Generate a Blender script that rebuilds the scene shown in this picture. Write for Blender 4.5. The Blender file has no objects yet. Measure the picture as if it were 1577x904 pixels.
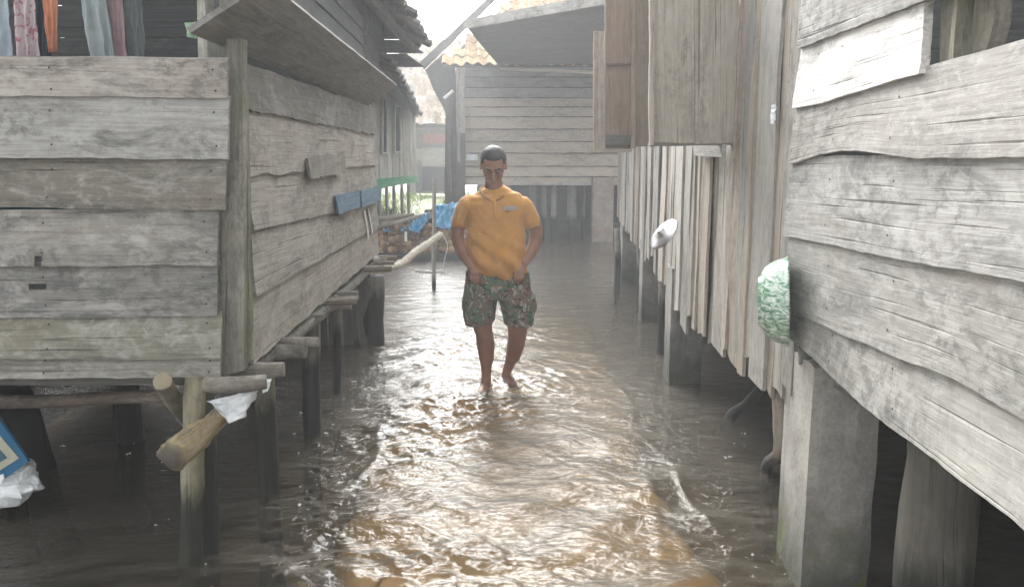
import bpy, bmesh, math, random
import numpy as np
from mathutils import Vector, noise, Matrix
random.seed(7); rng = np.random.default_rng(7)
V = Vector
scene = bpy.context.scene
COL = scene.collection

# ------------------------------------------------------------------ camera model
F = 1227.0; CAMZ = 1.55; TH = math.atan(202 / F)
cs, sn = math.cos(TH), math.sin(TH)
def ray(px, py):
    x = (px - 788.5) / F; v = (452 - py) / F
    return V((x, cs + v * sn, -sn + v * cs))
O = V((0, 0, CAMZ))
def atY(px, py, Y): d = ray(px, py); return O + d * (Y / d.y)
def atX(px, py, X): d = ray(px, py); return O + d * (X / d.x)
def atZ(px, py, z): d = ray(px, py); return O + d * ((z - CAMZ) / d.z)
def on_line(px, py, A, B):            # vertical plane through ground line A-B
    d = ray(px, py); n = V((B[1] - A[1], A[0] - B[0], 0))
    t = n.dot(V((A[0], A[1], 0)) - V((0, 0, 0))) / n.dot(V((d.x, d.y, 0)))
    return O + d * t

# ------------------------------------------------------------------ mesh builder
class MB:
    def __init__(s): s.v = []; s.f = []; s.g = []; s.t = []
    def add(s, co, g, t): s.v.append(tuple(co)); s.g.append(tuple(g)); s.t.append((t[0], t[1], t[2], 1)); return len(s.v) - 1
    def build(s, name, mat, parent=None, base=None, smooth=False, recalc=True):
        me = bpy.data.meshes.new(name)
        b = V(base) if base is not None else V((0, 0, 0))
        me.from_pydata([(x - b.x, y - b.y, z - b.z) for x, y, z in s.v], [], s.f)
        a = me.attributes.new('gc', 'FLOAT_VECTOR', 'POINT'); a.data.foreach_set('vector', [c for g in s.g for c in g])
        a = me.attributes.new('tone', 'FLOAT_COLOR', 'POINT'); a.data.foreach_set('color', [c for g in s.t for c in g])
        if recalc:
            bm = bmesh.new(); bm.from_mesh(me); bmesh.ops.recalc_face_normals(bm, faces=bm.faces); bm.to_mesh(me); bm.free()
        if smooth: me.polygons.foreach_set('use_smooth', [True] * len(me.polygons))
        me.materials.append(mat)
        o = bpy.data.objects.new(name, me); COL.objects.link(o)
        if parent is not None: o.parent = parent
        elif base is not None: o.location = b
        return o

def resample(poly, us):
    poly = [V(p) for p in poly]
    L = [0]
    for a, b in zip(poly, poly[1:]): L.append(L[-1] + (b - a).length)
    out = []
    for u in us:
        s = u * L[-1]; i = 0
        while i < len(L) - 2 and s > L[i + 1]: i += 1
        k = (s - L[i]) / max(L[i + 1] - L[i], 1e-6); out.append(poly[i].lerp(poly[i + 1], k))
    return out, L[-1]

def board(mb, bot, top, n, thick=.02, tone=(.3, .3, .28), du=.05, dv=.05, wav=.003, warp=.003, holes=(), ragged=0., jit=.08, nails=()):
    n = V(n).normalized()
    L = max((V(bot[-1]) - V(bot[0])).length, .01); W = max((V(top[0]) - V(bot[0])).length, .01)
    nu = max(2, min(120, int(L / du))); nv = max(1, min(20, int(W / dv)))
    us = [i / nu for i in range(nu + 1)]
    B, _ = resample(bot, us); T, _ = resample(top, us)
    sd = random.random() * 90; k = 1 + random.uniform(-jit, jit); tn = [c * k for c in tone]
    cross = (T[0] - B[0]).normalized(); along = (B[-1] - B[0]).normalized()
    fr = []; bk = []
    for j in range(nv + 1):
        w = j / nv
        for i in range(nu + 1):
            p = B[i].lerp(T[i], w)
            if j == 0: p = p + cross * (noise.noise((us[i] * L * 4 + sd, 1, 0)) * wav * 2 + noise.noise((us[i] * L * 17 + sd, 1, 3)) * wav)
            if j == nv: p = p + cross * (noise.noise((us[i] * L * 4 + sd, 9, 0)) * wav * 2)
            if ragged and i in (0, nu): p = p + along * (noise.noise((w * W * 25 + sd, i, 0)) * ragged) * (1 if i else -1)
            p = p + n * (noise.noise((us[i] * L * 1.7 + sd, w * 1.5, 5)) * warp)
            g = (us[i] * L + sd, w * W + sd * 1.7, 0)
            fr.append(mb.add(p, g, tn)); bk.append(mb.add(p - n * thick, (g[0], g[1], thick), tn))
    R = nu + 1
    def hole(i, j):
        u = (i + .5) / nu; w = (j + .5) / nv
        return any(a < u < b and c < w < d for a, b, c, d in holes)
    for j in range(nv):
        for i in range(nu):
            if hole(i, j): continue
            a = j * R + i
            mb.f.append((fr[a], fr[a + 1], fr[a + R + 1], fr[a + R])); mb.f.append((bk[a], bk[a + R], bk[a + R + 1], bk[a + 1]))
    for i in range(nu):
        mb.f.append((fr[i], bk[i], bk[i + 1], fr[i + 1])); a = nv * R + i
        mb.f.append((fr[a], fr[a + 1], bk[a + 1], bk[a]))
    for j in range(nv):
        a = j * R; mb.f.append((fr[a], fr[a + R], bk[a + R], bk[a])); a += nu
        mb.f.append((fr[a], bk[a], bk[a + R], fr[a + R]))
    for un in nails:
        for w in (.22, .74):
            u = un + random.uniform(-.004, .004); k_ = min(int(u * nu), nu - 1); c = V(mb.v[fr[min(nv, int(w * nv + .5)) * R + k_]]) + n * .0025
            x_, y_ = along * .0045, cross * .0045; ids = [mb.add(c + x_ * math.cos(t) + y_ * math.sin(t), (0, 0, 0), (.03, .022, .018)) for t in (0, 1.05, 2.1, 3.14, 4.2, 5.24)]
            mb.f.append(tuple(ids))

def box(mb, lo, hi, tone=(.3, .3, .3), axis=2, **kw):      # box made as a thick board, grain along `axis`
    lo = V(lo); hi = V(hi)
    ax = [a for a in (0, 1, 2) if a != axis]
    def P(l, c, d):
        p = [0, 0, 0]; p[axis] = l; p[ax[0]] = c; p[ax[1]] = d; return V(p)
    n = [0, 0, 0]; n[ax[1]] = -1
    board(mb, [P(lo[axis], lo[ax[0]], lo[ax[1]]), P(hi[axis], lo[ax[0]], lo[ax[1]])],
          [P(lo[axis], hi[ax[0]], lo[ax[1]]), P(hi[axis], hi[ax[0]], lo[ax[1]])], n, hi[ax[1]] - lo[ax[1]], tone, **kw)

def tube(mb, pts, radii, tone=(.3, .28, .25), cap=None, seg=12, lump=.06, ref=None, sub=6, flat=1.0, point=False):
    """radii: list of r or (ra, rb); ra lies along ref."""
    pts = [V(p) for p in pts]; rr = [(r, r * flat) if not isinstance(r, tuple) else r for r in radii]
    # catmull refine
    P = []; R = []
    for i in range(len(pts) - 1):
        p0 = pts[max(i - 1, 0)]; p1 = pts[i]; p2 = pts[i + 1]; p3 = pts[min(i + 2, len(pts) - 1)]
        for k in range(sub):
            t = k / sub
            P.append(.5 * ((2 * p1) + (p2 - p0) * t + (2 * p0 - 5 * p1 + 4 * p2 - p3) * t * t + (3 * p1 - p0 - 3 * p2 + p3) * t ** 3))
            s = t * t * (3 - 2 * t); R.append((rr[i][0] * (1 - s) + rr[i + 1][0] * s, rr[i][1] * (1 - s) + rr[i + 1][1] * s))
    P.append(pts[-1]); R.append(rr[-1])
    sd = random.random() * 90; L = 0
    tan = (P[1] - P[0]).normalized()
    a = V(ref) if ref is not None else (V((1, 0, 0)) if abs(tan.x) < .8 else V((0, 0, 1)))
    rings = []
    for i, p in enumerate(P):
        tan = (P[min(i + 1, len(P) - 1)] - P[max(i - 1, 0)]).normalized()
        if ref is not None: a = V(ref)
        a = (a - tan * a.dot(tan)).normalized(); b = tan.cross(a)
        if i: L += (p - P[i - 1]).length
        ring = []
        for k in range(seg):
            th = 2 * math.pi * k / seg; c, s = math.cos(th), math.sin(th)
            m = 1 + lump * 2 * noise.noise((c * 1.2 + sd, s * 1.2, L * 6 + sd)) + lump * noise.noise((c * 3 + sd, s * 3, L * 22))
            ring.append(mb.add(p + (a * c * R[i][0] + b * s * R[i][1]) * m, (L + sd, c * R[i][0] + sd, s * R[i][1]), tone))
        rings.append(ring)
    for r0, r1 in zip(rings, rings[1:]):
        for k in range(seg): mb.f.append((r0[k], r0[(k + 1) % seg], r1[(k + 1) % seg], r1[k]))
    ct = cap or tone
    for ring, p, pn, r in ((rings[0], P[0], P[1], R[0]), (rings[-1], P[-1], P[-2], R[-1])):
        d = (p - pn).normalized() * (min(r) * .6 if point else min(r) * .08)
        in_ = [mb.add(V(mb.v[q]).lerp(p, .04 if not point else .35) + d * (.3 if not point else .6), (V(mb.v[q]) - p).to_tuple(), ct) for q in ring]
        c = mb.add(p + d, (sd, 0, 0), ct)
        for k in range(seg):
            mb.f.append((ring[k], ring[(k + 1) % seg], in_[(k + 1) % seg], in_[k])); mb.f.append((in_[k], in_[(k + 1) % seg], c))

def ellipsoid(mb, c, r, tone=(.3, .3, .3), nu=16, nv=10, rot=None, lump=0.):
    c = V(c); rot = rot or Matrix.Identity(3); sd = random.random() * 50; rows = []
    for j in range(1, nv):
        ph = math.pi * j / nv; row = []
        for i in range(nu):
            th = 2 * math.pi * i / nu; d = V((math.sin(ph) * math.cos(th), math.sin(ph) * math.sin(th), math.cos(ph)))
            m = 1 + lump * noise.noise(d * 2 + V((sd, 0, 0)))
            q = rot @ V((d.x * r[0] * m, d.y * r[1] * m, d.z * r[2] * m)); row.append(mb.add(c + q, q + V((sd, 0, 0)), tone))
        rows.append(row)
    t = mb.add(c + rot @ V((0, 0, r[2])), (sd, 0, 0), tone); b = mb.add(c - rot @ V((0, 0, r[2])), (sd, 0, 0), tone)
    for i in range(nu):
        k = (i + 1) % nu; mb.f.append((t, rows[0][i], rows[0][k])); mb.f.append((b, rows[-1][k], rows[-1][i]))
        for r0, r1 in zip(rows, rows[1:]): mb.f.append((r0[i], r1[i], r1[k], r0[k]))

def cloth(mb, top, bot, n, tone, folds=.02, freq=14, thick=.004, nu=30, nv=18, cr=.006):
    n = V(n).normalized(); us = [i / nu for i in range(nu + 1)]
    B, _ = resample(bot, us); T, L = resample(top, us); sd = random.random() * 50; fr = []; bk = []
    for j in range(nv + 1):
        w = j / nv
        for i in range(nu + 1):
            p = T[i].lerp(B[i], w)
            d = folds * (.35 + .65 * w) * math.sin(us[i] * freq + 2 * noise.noise((us[i] * 2 + sd, w * 1.3, 0))) + cr * noise.noise((us[i] * 9 + sd, w * 7, 2)) * 2
            p = p + n * d; g = p
            fr.append(mb.add(p, g, tone)); bk.append(mb.add(p - n * thick, g, tone))
    R = nu + 1
    for j in range(nv):
        for i in range(nu):
            a = j * R + i; mb.f.append((fr[a], fr[a + 1], fr[a + R + 1], fr[a + R])); mb.f.append((bk[a], bk[a + R], bk[a + R + 1], bk[a + 1]))
    for i in range(nu):
        mb.f.append((fr[i], bk[i], bk[i + 1], fr[i + 1])); a = nv * R + i; mb.f.append((fr[a], fr[a + 1], bk[a + 1], bk[a]))
    for j in range(nv):
        a = j * R; mb.f.append((fr[a], fr[a + R], bk[a + R], bk[a])); a += nu; mb.f.append((fr[a], bk[a], bk[a + R], fr[a + R]))

def tile_roof(mb, E0, U, Vd, nu, nv, tw, th, tones, jag=.02, start=None, end=None, amp=.03):
    """clay tiles: eave starts at E0, runs along U, rises along Vd"""
    E0 = V(E0); U = V(U).normalized(); Vd = V(Vd).normalized(); N = U.cross(Vd).normalized()
    if N.z < 0: N = -N
    for r in range(nv):
        a0 = start(r) if start else 0; a1 = end(r) if end else nu
        for c in range(nu):
            if c < a0 or c >= a1: continue
            sh = random.uniform(-jag, jag) + (random.uniform(-jag, 0) * 2 if r == 0 else 0)
            tl = random.uniform(-.008, .008); kk = random.uniform(.75, 1.15); tn = [x * kk for x in random.choice(tones)]
            ids = []
            for q, (vv, hh) in enumerate(((0, .022), (th + .05, .0))):
                for lay in (0, 1):
                    for s in range(7):
                        u = s / 6 * 1.06
                        h = amp * math.sin(u * 2 * math.pi) + hh + tl - lay * .014 + (.006 * u)
                        ids.append(mb.add(E0 + U * ((c + u) * tw) + Vd * (r * th + vv + sh) + N * h, (c + u, r + vv, 0), tn))
            A = lambda q, lay, s: ids[q * 14 + lay * 7 + s]
            for s in range(6):
                mb.f.append((A(0, 0, s), A(0, 0, s + 1), A(1, 0, s + 1), A(1, 0, s))); mb.f.append((A(0, 1, s), A(1, 1, s), A(1, 1, s + 1), A(0, 1, s + 1)))
                mb.f.append((A(0, 0, s), A(0, 1, s), A(0, 1, s + 1), A(0, 0, s + 1)))

# ------------------------------------------------------------------ materials
def newmat(name):
    m = bpy.data.materials.new(name); m.use_nodes = True; nt = m.node_tree; nt.nodes.clear()
    out = nt.nodes.new('ShaderNodeOutputMaterial'); b = nt.nodes.new('ShaderNodeBsdfPrincipled'); nt.links.new(b.outputs[0], out.inputs[0])
    return m, nt, b
class N:
    def __init__(s, nt): s.nt = nt
    def node(s, t, **k):
        n = s.nt.nodes.new(t)
        for a, b in k.items(): setattr(n, a, b)
        return n
    def attr(s, n, out='Vector'): x = s.node('ShaderNodeAttribute', attribute_name=n); return x.outputs[out]
    def geo(s): return s.node('ShaderNodeNewGeometry').outputs['Position']
    def scale(s, v, sc): x = s.node('ShaderNodeVectorMath', operation='MULTIPLY'); s.nt.links.new(v, x.inputs[0]); x.inputs[1].default_value = sc; return x.outputs[0]
    def noise(s, v, sc=1, det=6, rough=.6, dist=0, col=False):
        x = s.node('ShaderNodeTexNoise'); s.nt.links.new(v, x.inputs['Vector']); x.inputs['Scale'].default_value = sc; x.inputs['Detail'].default_value = det
        x.inputs['Roughness'].default_value = rough; x.inputs['Distortion'].default_value = dist; return x.outputs['Color' if col else 'Fac']
    def ramp(s, f, a, b, lo=0., hi=1.):
        x = s.node('ShaderNodeMapRange'); s.nt.links.new(f, x.inputs[0]); x.inputs[1].default_value = a; x.inputs[2].default_value = b
        x.inputs[3].default_value = lo; x.inputs[4].default_value = hi; return x.outputs[0]
    def mix(s, f, a, b, mode='MIX'):
        x = s.node('ShaderNodeMix', data_type='RGBA', blend_type=mode)
        for v, i in ((f, 0), (a, 6), (b, 7)):
            if hasattr(v, 'is_linked') or hasattr(v, 'links'): s.nt.links.new(v, x.inputs[i])
            elif i == 0: x.inputs[0].default_value = v
            else: x.inputs[i].default_value = (*v[:3], 1)
        return x.outputs[2]
    def math(s, op, a, b=0.):
        x = s.node('ShaderNodeMath', operation=op)
        for v, i in ((a, 0), (b, 1)):
            if hasattr(v, 'links'): s.nt.links.new(v, x.inputs[i])
            else: x.inputs[i].default_value = v
        return x.outputs[0]
    def grey(s, f): x = s.node('ShaderNodeCombineColor'); [s.nt.links.new(f, x.inputs[i]) for i in range(3)]; return x.outputs[0]
    def bump(s, h, b, st=.4, d=.01):
        x = s.node('ShaderNodeBump'); x.inputs['Strength'].default_value = st; x.inputs['Distance'].default_value = d
        s.nt.links.new(h, x.inputs['Height']); s.nt.links.new(x.outputs[0], b.inputs['Normal'])
    def z(s): x = s.node('ShaderNodeSeparateXYZ'); s.nt.links.new(s.geo(), x.inputs[0]); return x.outputs[2]

def wood(name, stain=.6, bleach=.5, green=0., wet=None, contrast=1., rough=.85, grain=1.):
    m, nt, b = newmat(name); n = N(nt)
    gc = n.attr('gc'); tone = n.mix(1., n.attr('tone', 'Color'), (.93, .91, .875), 'MULTIPLY')
    g1 = n.noise(n.scale(gc, (2.4, 60 * grain, 60 * grain)), 1, 6, .7, .15)
    g2 = n.noise(n.scale(gc, (5, 130 * grain, 130)), 1, 3, .6)
    bl = n.noise(n.scale(gc, (3.4, 9, 9)), 1, 10, .72, .9)
    st = n.noise(n.scale(gc, (1.9, 5, 4)), 1.3, 12, .76, .8)
    cr = n.noise(n.scale(gc, (1.3, 70, 70)), 1, 2, .5, .3)
    sp = n.noise(n.scale(gc, (30, 60, 60)), 1, 3, .7)
    c = n.mix(1., tone, n.grey(n.ramp(g1, .3, .7, 1 - .24 * contrast, 1 + .18 * contrast)), 'MULTIPLY')
    c = n.mix(1., c, n.grey(n.ramp(g2, .3, .7, .86, 1.12)), 'MULTIPLY')
    c = n.mix(n.ramp(bl, .50, .64, 0, bleach), c, n.mix(.55, tone, (.58, .57, .545)))
    c = n.mix(n.ramp(st, .51, .63, 0, stain), c, n.mix(.82, tone, (.045, .047, .045)))
    c = n.mix(n.ramp(st, .34, .45, stain * .6, 0), c, n.mix(.7, tone, (.17, .125, .08)))
    c = n.mix(n.ramp(cr, .28, .32, .7, 0), c, (.035, .033, .03))
    c = n.mix(n.ramp(sp, .70, .78, 0, .6), c, (.06, .055, .05))
    ml = n.noise(n.scale(gc, (16, 22, 22)), 1, 9, .75, .4); mk = n.noise(n.scale(gc, (1.1, 2.6, 2)), 1, 3, .6)
    c = n.mix(n.math('MULTIPLY', n.ramp(ml, .48, .58, 0, .62 * min(1, stain + .25)), n.ramp(mk, .44, .60)), c, (.085, .083, .075))
    c = n.mix(n.math('MULTIPLY', n.ramp(ml, .40, .50, .5 * bleach, 0), n.ramp(mk, .40, .54, 1, 0)), c, (.53, .52, .495))
    if green:
        gn = n.noise(n.geo(), 3.2, 6, .65); c = n.mix(n.ramp(gn, .5, .68, 0, green), c, (.10, .13, .055))
    nt.links.new(c, b.inputs['Base Color']); r = rough
    if wet is not None:
        wn = n.noise(n.scale(gc, (6, 30, 30)), 1, 4, .6)
        lv = n.math('ADD', n.z(), n.math('MULTIPLY', wn, -.22))
        wf = n.ramp(lv, wet - .16, wet - .06, 1, 0)
        c2 = n.mix(n.math('MULTIPLY', wf, .93), c, (.012, .014, .011)); nt.links.new(c2, b.inputs['Base Color'])
        nt.links.new(n.ramp(wf, 0, 1, rough, .65), b.inputs['Roughness'])
    else: b.inputs['Roughness'].default_value = r
    h = n.math('ADD', n.math('MULTIPLY', g1, .7), n.math('ADD', n.math('MULTIPLY', bl, .6), n.ramp(cr, .30, .38, -.8, 0)))
    n.bump(h, b, .7, .006); b.inputs['Specular IOR Level'].default_value = .3
    return m

def plain(name, col, rough=.7, var=.2, sc=8, bump=.3, metallic=0., spots=None, bd=.004, use_tone=False, transl=0.):
    m, nt, b = newmat(name); n = N(nt); tc = n.node('ShaderNodeTexCoord').outputs['Object']
    n1 = n.noise(tc, sc, 8, .65, .3)
    base = n.attr('tone', 'Color') if use_tone else n.mix(0., col, col)
    c = n.mix(1., base, n.grey(n.ramp(n1, .3, .7, 1 - var, 1 + var)), 'MULTIPLY')
    if spots: c = n.mix(n.ramp(n.noise(tc, spots[1], 5, .65, .4), spots[2], spots[2] + .06, 0, spots[3]), c, spots[0])
    nt.links.new(c, b.inputs['Base Color']); b.inputs['Roughness'].default_value = rough; b.inputs['Metallic'].default_value = metallic
    n.bump(n.noise(tc, sc * 3, 6, .6), b, bump, bd)
    return m

M = {}
M['plank'] = wood('weathered_plank', .75, .6)
M['plank_pale'] = wood('pale_plank', .5, .8)
M['plank_side'] = wood('alley_plank', .55, .4, green=.25)
M['plank_vert'] = wood('vertical_plank', .35, .35, contrast=.9)
M['plank_right'] = wood('bleached_plank', .6, .7, contrast=.85)
M['board_dark'] = wood('dark_board', .4, .1)
M['post'] = wood('wet_post', .6, .3, green=.5, wet=.30)
M['post_dark'] = wood('dark_wet_post', .5, .1, green=.2, wet=.45)
M['log'] = wood('log_bark', .7, .5, green=.35, contrast=1.1)
M['far_wood'] = wood('far_plank', .4, .4, contrast=.6)
M['blue_wood'] = wood('blue_painted_plank', .4, .15)
M['brown_wood'] = wood('brown_shutter_wood', .4, .1)
M['tile'] = plain('clay_tile', (.5, .5, .5), .85, .35, 9, .4, use_tone=True)
M['tone'] = plain('toned_surface', (.5, .5, .5), .8, .2, 10, .3, use_tone=True)
M['cloth'] = plain('cloth', (.5, .5, .5), .95, .15, 20, .3, use_tone=True, bd=.002)
M['tin'] = plain('dull_tin', (.30, .32, .33), .6, .25, 5, .3, spots=((.12, .10, .08), 3, .56, .6))
M['rope'] = plain('pale_rope', (.62, .58, .5), .9, .2, 40, .5)
M['plastic'] = plain('white_plastic', (.75, .78, .80), .35, .1, 8, .3)
M['tarp'] = plain('blue_tarp', (.10, .36, .60), .45, .35, 6, .5, bd=.01)
M['black'] = plain('black_sheeting', (.035, .045, .05), .5, .4, 6, .5)
M['coconut'] = plain('coconut_husk', (.3, .2, .12), .9, .4, 30, .6, use_tone=True)
M['alu'] = plain('aluminium', (.5, .5, .51), .32, .12, 12, .3, metallic=.9, bd=.003)
M['string'] = plain('string', (.8, .8, .78), .8, .1, 50, .1)

def concrete(name, col, wet=.3, moss=.5):
    m, nt, b = newmat(name); n = N(nt); p = n.geo()
    a = n.noise(p, 4, 9, .7, .3); f = n.noise(p, 60, 5, .7); s = n.noise(n.scale(p, (9, 9, 1.3)), 1, 6, .65)
    c = n.mix(1., col, n.grey(n.ramp(a, .3, .7, .65, 1.25)), 'MULTIPLY'); c = n.mix(1., c, n.grey(n.ramp(f, .3, .7, .8, 1.15)), 'MULTIPLY')
    c = n.mix(n.ramp(s, .5, .7, 0, .6), c, (.10, .10, .09))
    z = n.math('ADD', n.z(), n.math('MULTIPLY', n.noise(p, 7, 5, .6), -.35))
    c = n.mix(n.ramp(z, wet - .3, wet + .05, .85, 0), c, (.035, .04, .025))
    g = n.noise(p, 9, 5, .6); c = n.mix(n.math('MULTIPLY', n.ramp(g, .48, .6, 0, moss), n.ramp(z, wet, wet - .25, 0, 1)), c, (.13, .15, .02))
    nt.links.new(c, b.inputs['Base Color']); b.inputs['Roughness'].default_value = .9
    n.bump(n.math('ADD', n.math('MULTIPLY', f, .5), a), b, .6, .012); return m
M['concrete'] = concrete('stained_concrete', (.36, .345, .315), .16)
M['concrete_far'] = concrete('far_concrete', (.30, .29, .27), .2, .1)

# enamel basin
m, nt, b = newmat('marbled_enamel'); n = N(nt); tc = n.node('ShaderNodeTexCoord').outputs['Object']
e = n.noise(n.scale(tc, (1, 1, 2.6)), 30, 7, .75, .8)
c = n.mix(n.ramp(e, .44, .60), (.085, .22, .12), (.66, .73, .68)); c = n.mix(n.ramp(n.noise(tc, 60, 3, .6), .62, .7, 0, .8), c, (.05, .12, .07))
nt.links.new(c, b.inputs['Base Color']); b.inputs['Roughness'].default_value = .3; n.bump(n.noise(tc, 25, 4, .6), b, .2, .003); M['enamel'] = m
# camouflage
m, nt, b = newmat('camouflage'); n = N(nt); tc = n.node('ShaderNodeTexCoord').outputs['Object']
a = n.noise(tc, 11, 3, .55, 1.6); a2 = n.noise(n.scale(tc, (1.4, 1.4, .8)), 13, 3, .55, 2.); a3 = n.noise(n.scale(tc, (.9, 1.2, 1.6)), 17, 3, .5, 2.)
c = n.mix(n.ramp(a, .49, .51), (.075, .145, .085), (.165, .115, .09)); c = n.mix(n.ramp(a2, .56, .575), c, (.31, .28, .23)); c = n.mix(n.ramp(a3, .585, .60), c, (.035, .038, .034))
nt.links.new(c, b.inputs['Base Color']); b.inputs['Roughness'].default_value = .95; n.bump(n.noise(tc, 28, 5, .6, .4), b, .4, .008); M['camo'] = m
# shirt, skin
m, nt, b = newmat('mustard_jersey'); n = N(nt); tc = n.node('ShaderNodeTexCoord').outputs['Object']
c = n.mix(1., (.54, .265, .062), n.grey(n.ramp(n.noise(tc, 7, 5, .6), .3, .7, .86, 1.1)), 'MULTIPLY'); nt.links.new(c, b.inputs['Base Color']); b.inputs['Roughness'].default_value = .92
b.inputs['Sheen Weight'].default_value = .2; n.bump(n.noise(n.scale(tc, (1, 1, 2.0)), 14, 5, .55, .8), b, .5, .012); M['shirt'] = m
m, nt, b = newmat('skin'); n = N(nt); tc = n.node('ShaderNodeTexCoord').outputs['Object']
c = n.mix(1., (.27, .135, .085), n.grey(n.ramp(n.noise(tc, 12, 6, .6), .3, .7, .82, 1.15)), 'MULTIPLY'); nt.links.new(c, b.inputs['Base Color']); b.inputs['Roughness'].default_value = .5
b.inputs['Subsurface Weight'].default_value = .08; b.inputs['Subsurface Radius'].default_value = (.02, .008, .004); n.bump(n.noise(tc, 90, 4, .6), b, .2, .002); M['skin'] = m
M['hair'] = plain('black_hair', (.03, .029, .028), .6, .5, 60, .8, bd=.004)
M['dark'] = plain('dark_mark', (.03, .02, .018), .6, .2, 10, .1)
M['lip'] = plain('lip', (.17, .07, .055), .5, .1, 10, .1)
M['grey_cloth'] = plain('grey_badge', (.30, .32, .36), .9, .3, 60, .2)

# ------------------------------------------------------------------ object helpers
def tag(o, label=None, cat=None, group=None, kind=None):
    if label: o['label'] = label
    if cat: o['category'] = cat
    if group: o['group'] = group
    if kind: o['kind'] = kind
    return o
def empty(name, loc, label, cat, group=None):
    o = bpy.data.objects.new(name, None); COL.objects.link(o); o.location = loc; o.empty_display_size = .2
    return tag(o, label, cat, group)
def struct(o): o['kind'] = 'structure'; return o
def refine(o, voxel=.008, it=6, fac=.5, disp=None):
    md = o.modifiers.new('r', 'REMESH'); md.mode = 'VOXEL'; md.voxel_size = voxel; md.use_smooth_shade = True
    sm = o.modifiers.new('s', 'SMOOTH'); sm.factor = fac; sm.iterations = it
    dg = bpy.context.evaluated_depsgraph_get(); dg.update()
    me = bpy.data.meshes.new_from_object(o.evaluated_get(dg)); mt = o.data.materials[0]
    o.modifiers.clear(); o.data = me
    if not me.materials: me.materials.append(mt)
    if disp:
        nv = len(me.vertices); nrm = [v.normal.copy() for v in me.vertices]
        for v, nn in zip(me.vertices, nrm): v.co = v.co + nn * disp(v.co)
    me.polygons.foreach_set('use_smooth', [True] * len(me.polygons)); me.update()

PALE = (.40, .39, .375); MID = (.30, .295, .28); DARK = (.17, .17, .165); BROWN = (.27, .22, .18)

# ================================================================== WATER, BED, PATH
def axis(segs):
    out = [segs[0][0]]
    for a, b, s in segs:
        n_ = max(1, int(round((b - a) / s))); out += [a + (b - a) * (i + 1) / n_ for i in range(n_)]
    return np.array(out)
xs = axis([(-60, -20, 5), (-20, -5, .8), (-5, -2.4, .08), (-2.4, -1.2, .022), (-1.2, 1.2, .0125), (1.2, 2.2, .03), (2.2, 6, .2), (6, 60, 5)])
ys = axis([(-12, 0, .8), (0, 1.8, .1), (1.8, 4.2, .011), (4.2, 7.0, .016), (7.0, 11, .03), (11, 18, .06), (18, 40, 1), (40, 120, 10)])
X, Y = np.meshgrid(xs, ys)
def waves(X, Y, lmin, lmax, k, seed, dirs=None, spread=3.2):
    r = np.random.default_rng(seed); H = np.zeros_like(X)
    for i in range(k):
        l = math.exp(r.uniform(math.log(lmin), math.log(lmax))); th = r.uniform(-spread, spread) + (dirs or 0)
        kx, ky = math.cos(th) * 2 * math.pi / l, math.sin(th) * 2 * math.pi / l
        H += (l ** 1.0) * np.sin(kx * X + ky * Y + r.uniform(0, 6.3) + 0.8 * np.sin(1.3 * X + 0.9 * Y + i))
    return H / math.sqrt(k)
def sstep(a, b, x): t = np.clip((x - a) / (b - a), 0, 1); return t * t * (3 - 2 * t)
F1 = (-.185, 5.42); F2 = (-.02, 5.55)
mod = .5 + .5 * np.clip(waves(X, Y, .5, 1.8, 14, 5) * 1.4, -1, 1)
centre = np.exp(-((X + .12) / .75) ** 2) * (1 - sstep(6.6, 8.6, Y)); shelf = (1 - sstep(.72, .86, np.abs(X + .03))) * (1 - sstep(6.5, 7.6, Y))
H = waves(X, Y, .04, .17, 70, 1, math.pi / 2 - .15, 1.15) * (.010 + .052 * centre * (.15 + .85 * mod * mod) * (1.35 - 1.1 * sstep(-.15, .5, X)))
H += waves(X, Y, .22, .7, 30, 2, math.pi / 2, 1.0) * (.006 + .020 * centre)
H += waves(X, Y, .10, .30, 20, 9, math.pi / 2, .35) * .012 * sstep(6.5, 9, Y)
for (cx, cy), am in ((F1, .010), (F2, .008)):
    R = np.hypot(X - cx, (Y - cy)); H += .7 * am * np.sin(2 * math.pi * R / .115 + 1.4 * np.sin(3 * np.arctan2(Y - cy, X - cx)) + 2.5 * waves(X, Y, .2, .7, 12, 77)) * np.exp(-R / .40) * (.3 + .7 * mod) * sstep(.04, .16, R)
R = np.hypot(X + .1, Y - 5.4)        # bow waves travelling towards the camera
for r0, am, w in ((1.15, .006, .06), (1.9, .010, .12), (2.75, .020, .12)):
    wob = r0 + .07 * np.sin(3.3 * X + r0 * 5) + .04 * np.sin(9 * X + r0)
    H += am * np.exp(-((R - wob) / w) ** 2) * (1 - sstep(.6, 1.2, np.abs(X + .1))) * (Y < 5.4)
# little breakers where the water slides off the edges of the sunken path
for xe, sg in ((.80, 1), (-.80, -1)):
    line = xe + .06 * np.sin(2.1 * Y + sg) + .03 * np.sin(6.7 * Y); dd = (X - line)
    H += .009 * np.exp(-(dd / .028) ** 2) * (.35 + .65 * np.clip(np.sin(3.7 * Y + sg), 0, 1)) * (1 - sstep(4.2, 6, Y)) * (Y > 1.5)
dd = X - (.62 + .10 * (Y - 3.2)); H += .005 * np.exp(-(dd / .03) ** 2) * np.exp(-((Y - 3.35) / .45) ** 2)
far = (1 - sstep(16, 22, Y)) * (1 - sstep(2.2, 6, np.abs(X))); H *= far
H += waves(X, Y, .05, .11, 40, 31, math.pi / 2, 3.1) * .10 * np.exp(-(((X + .08) / .42) ** 2 + ((Y - 5.15) / .55) ** 2)) * (.4 + .6 * mod)
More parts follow.
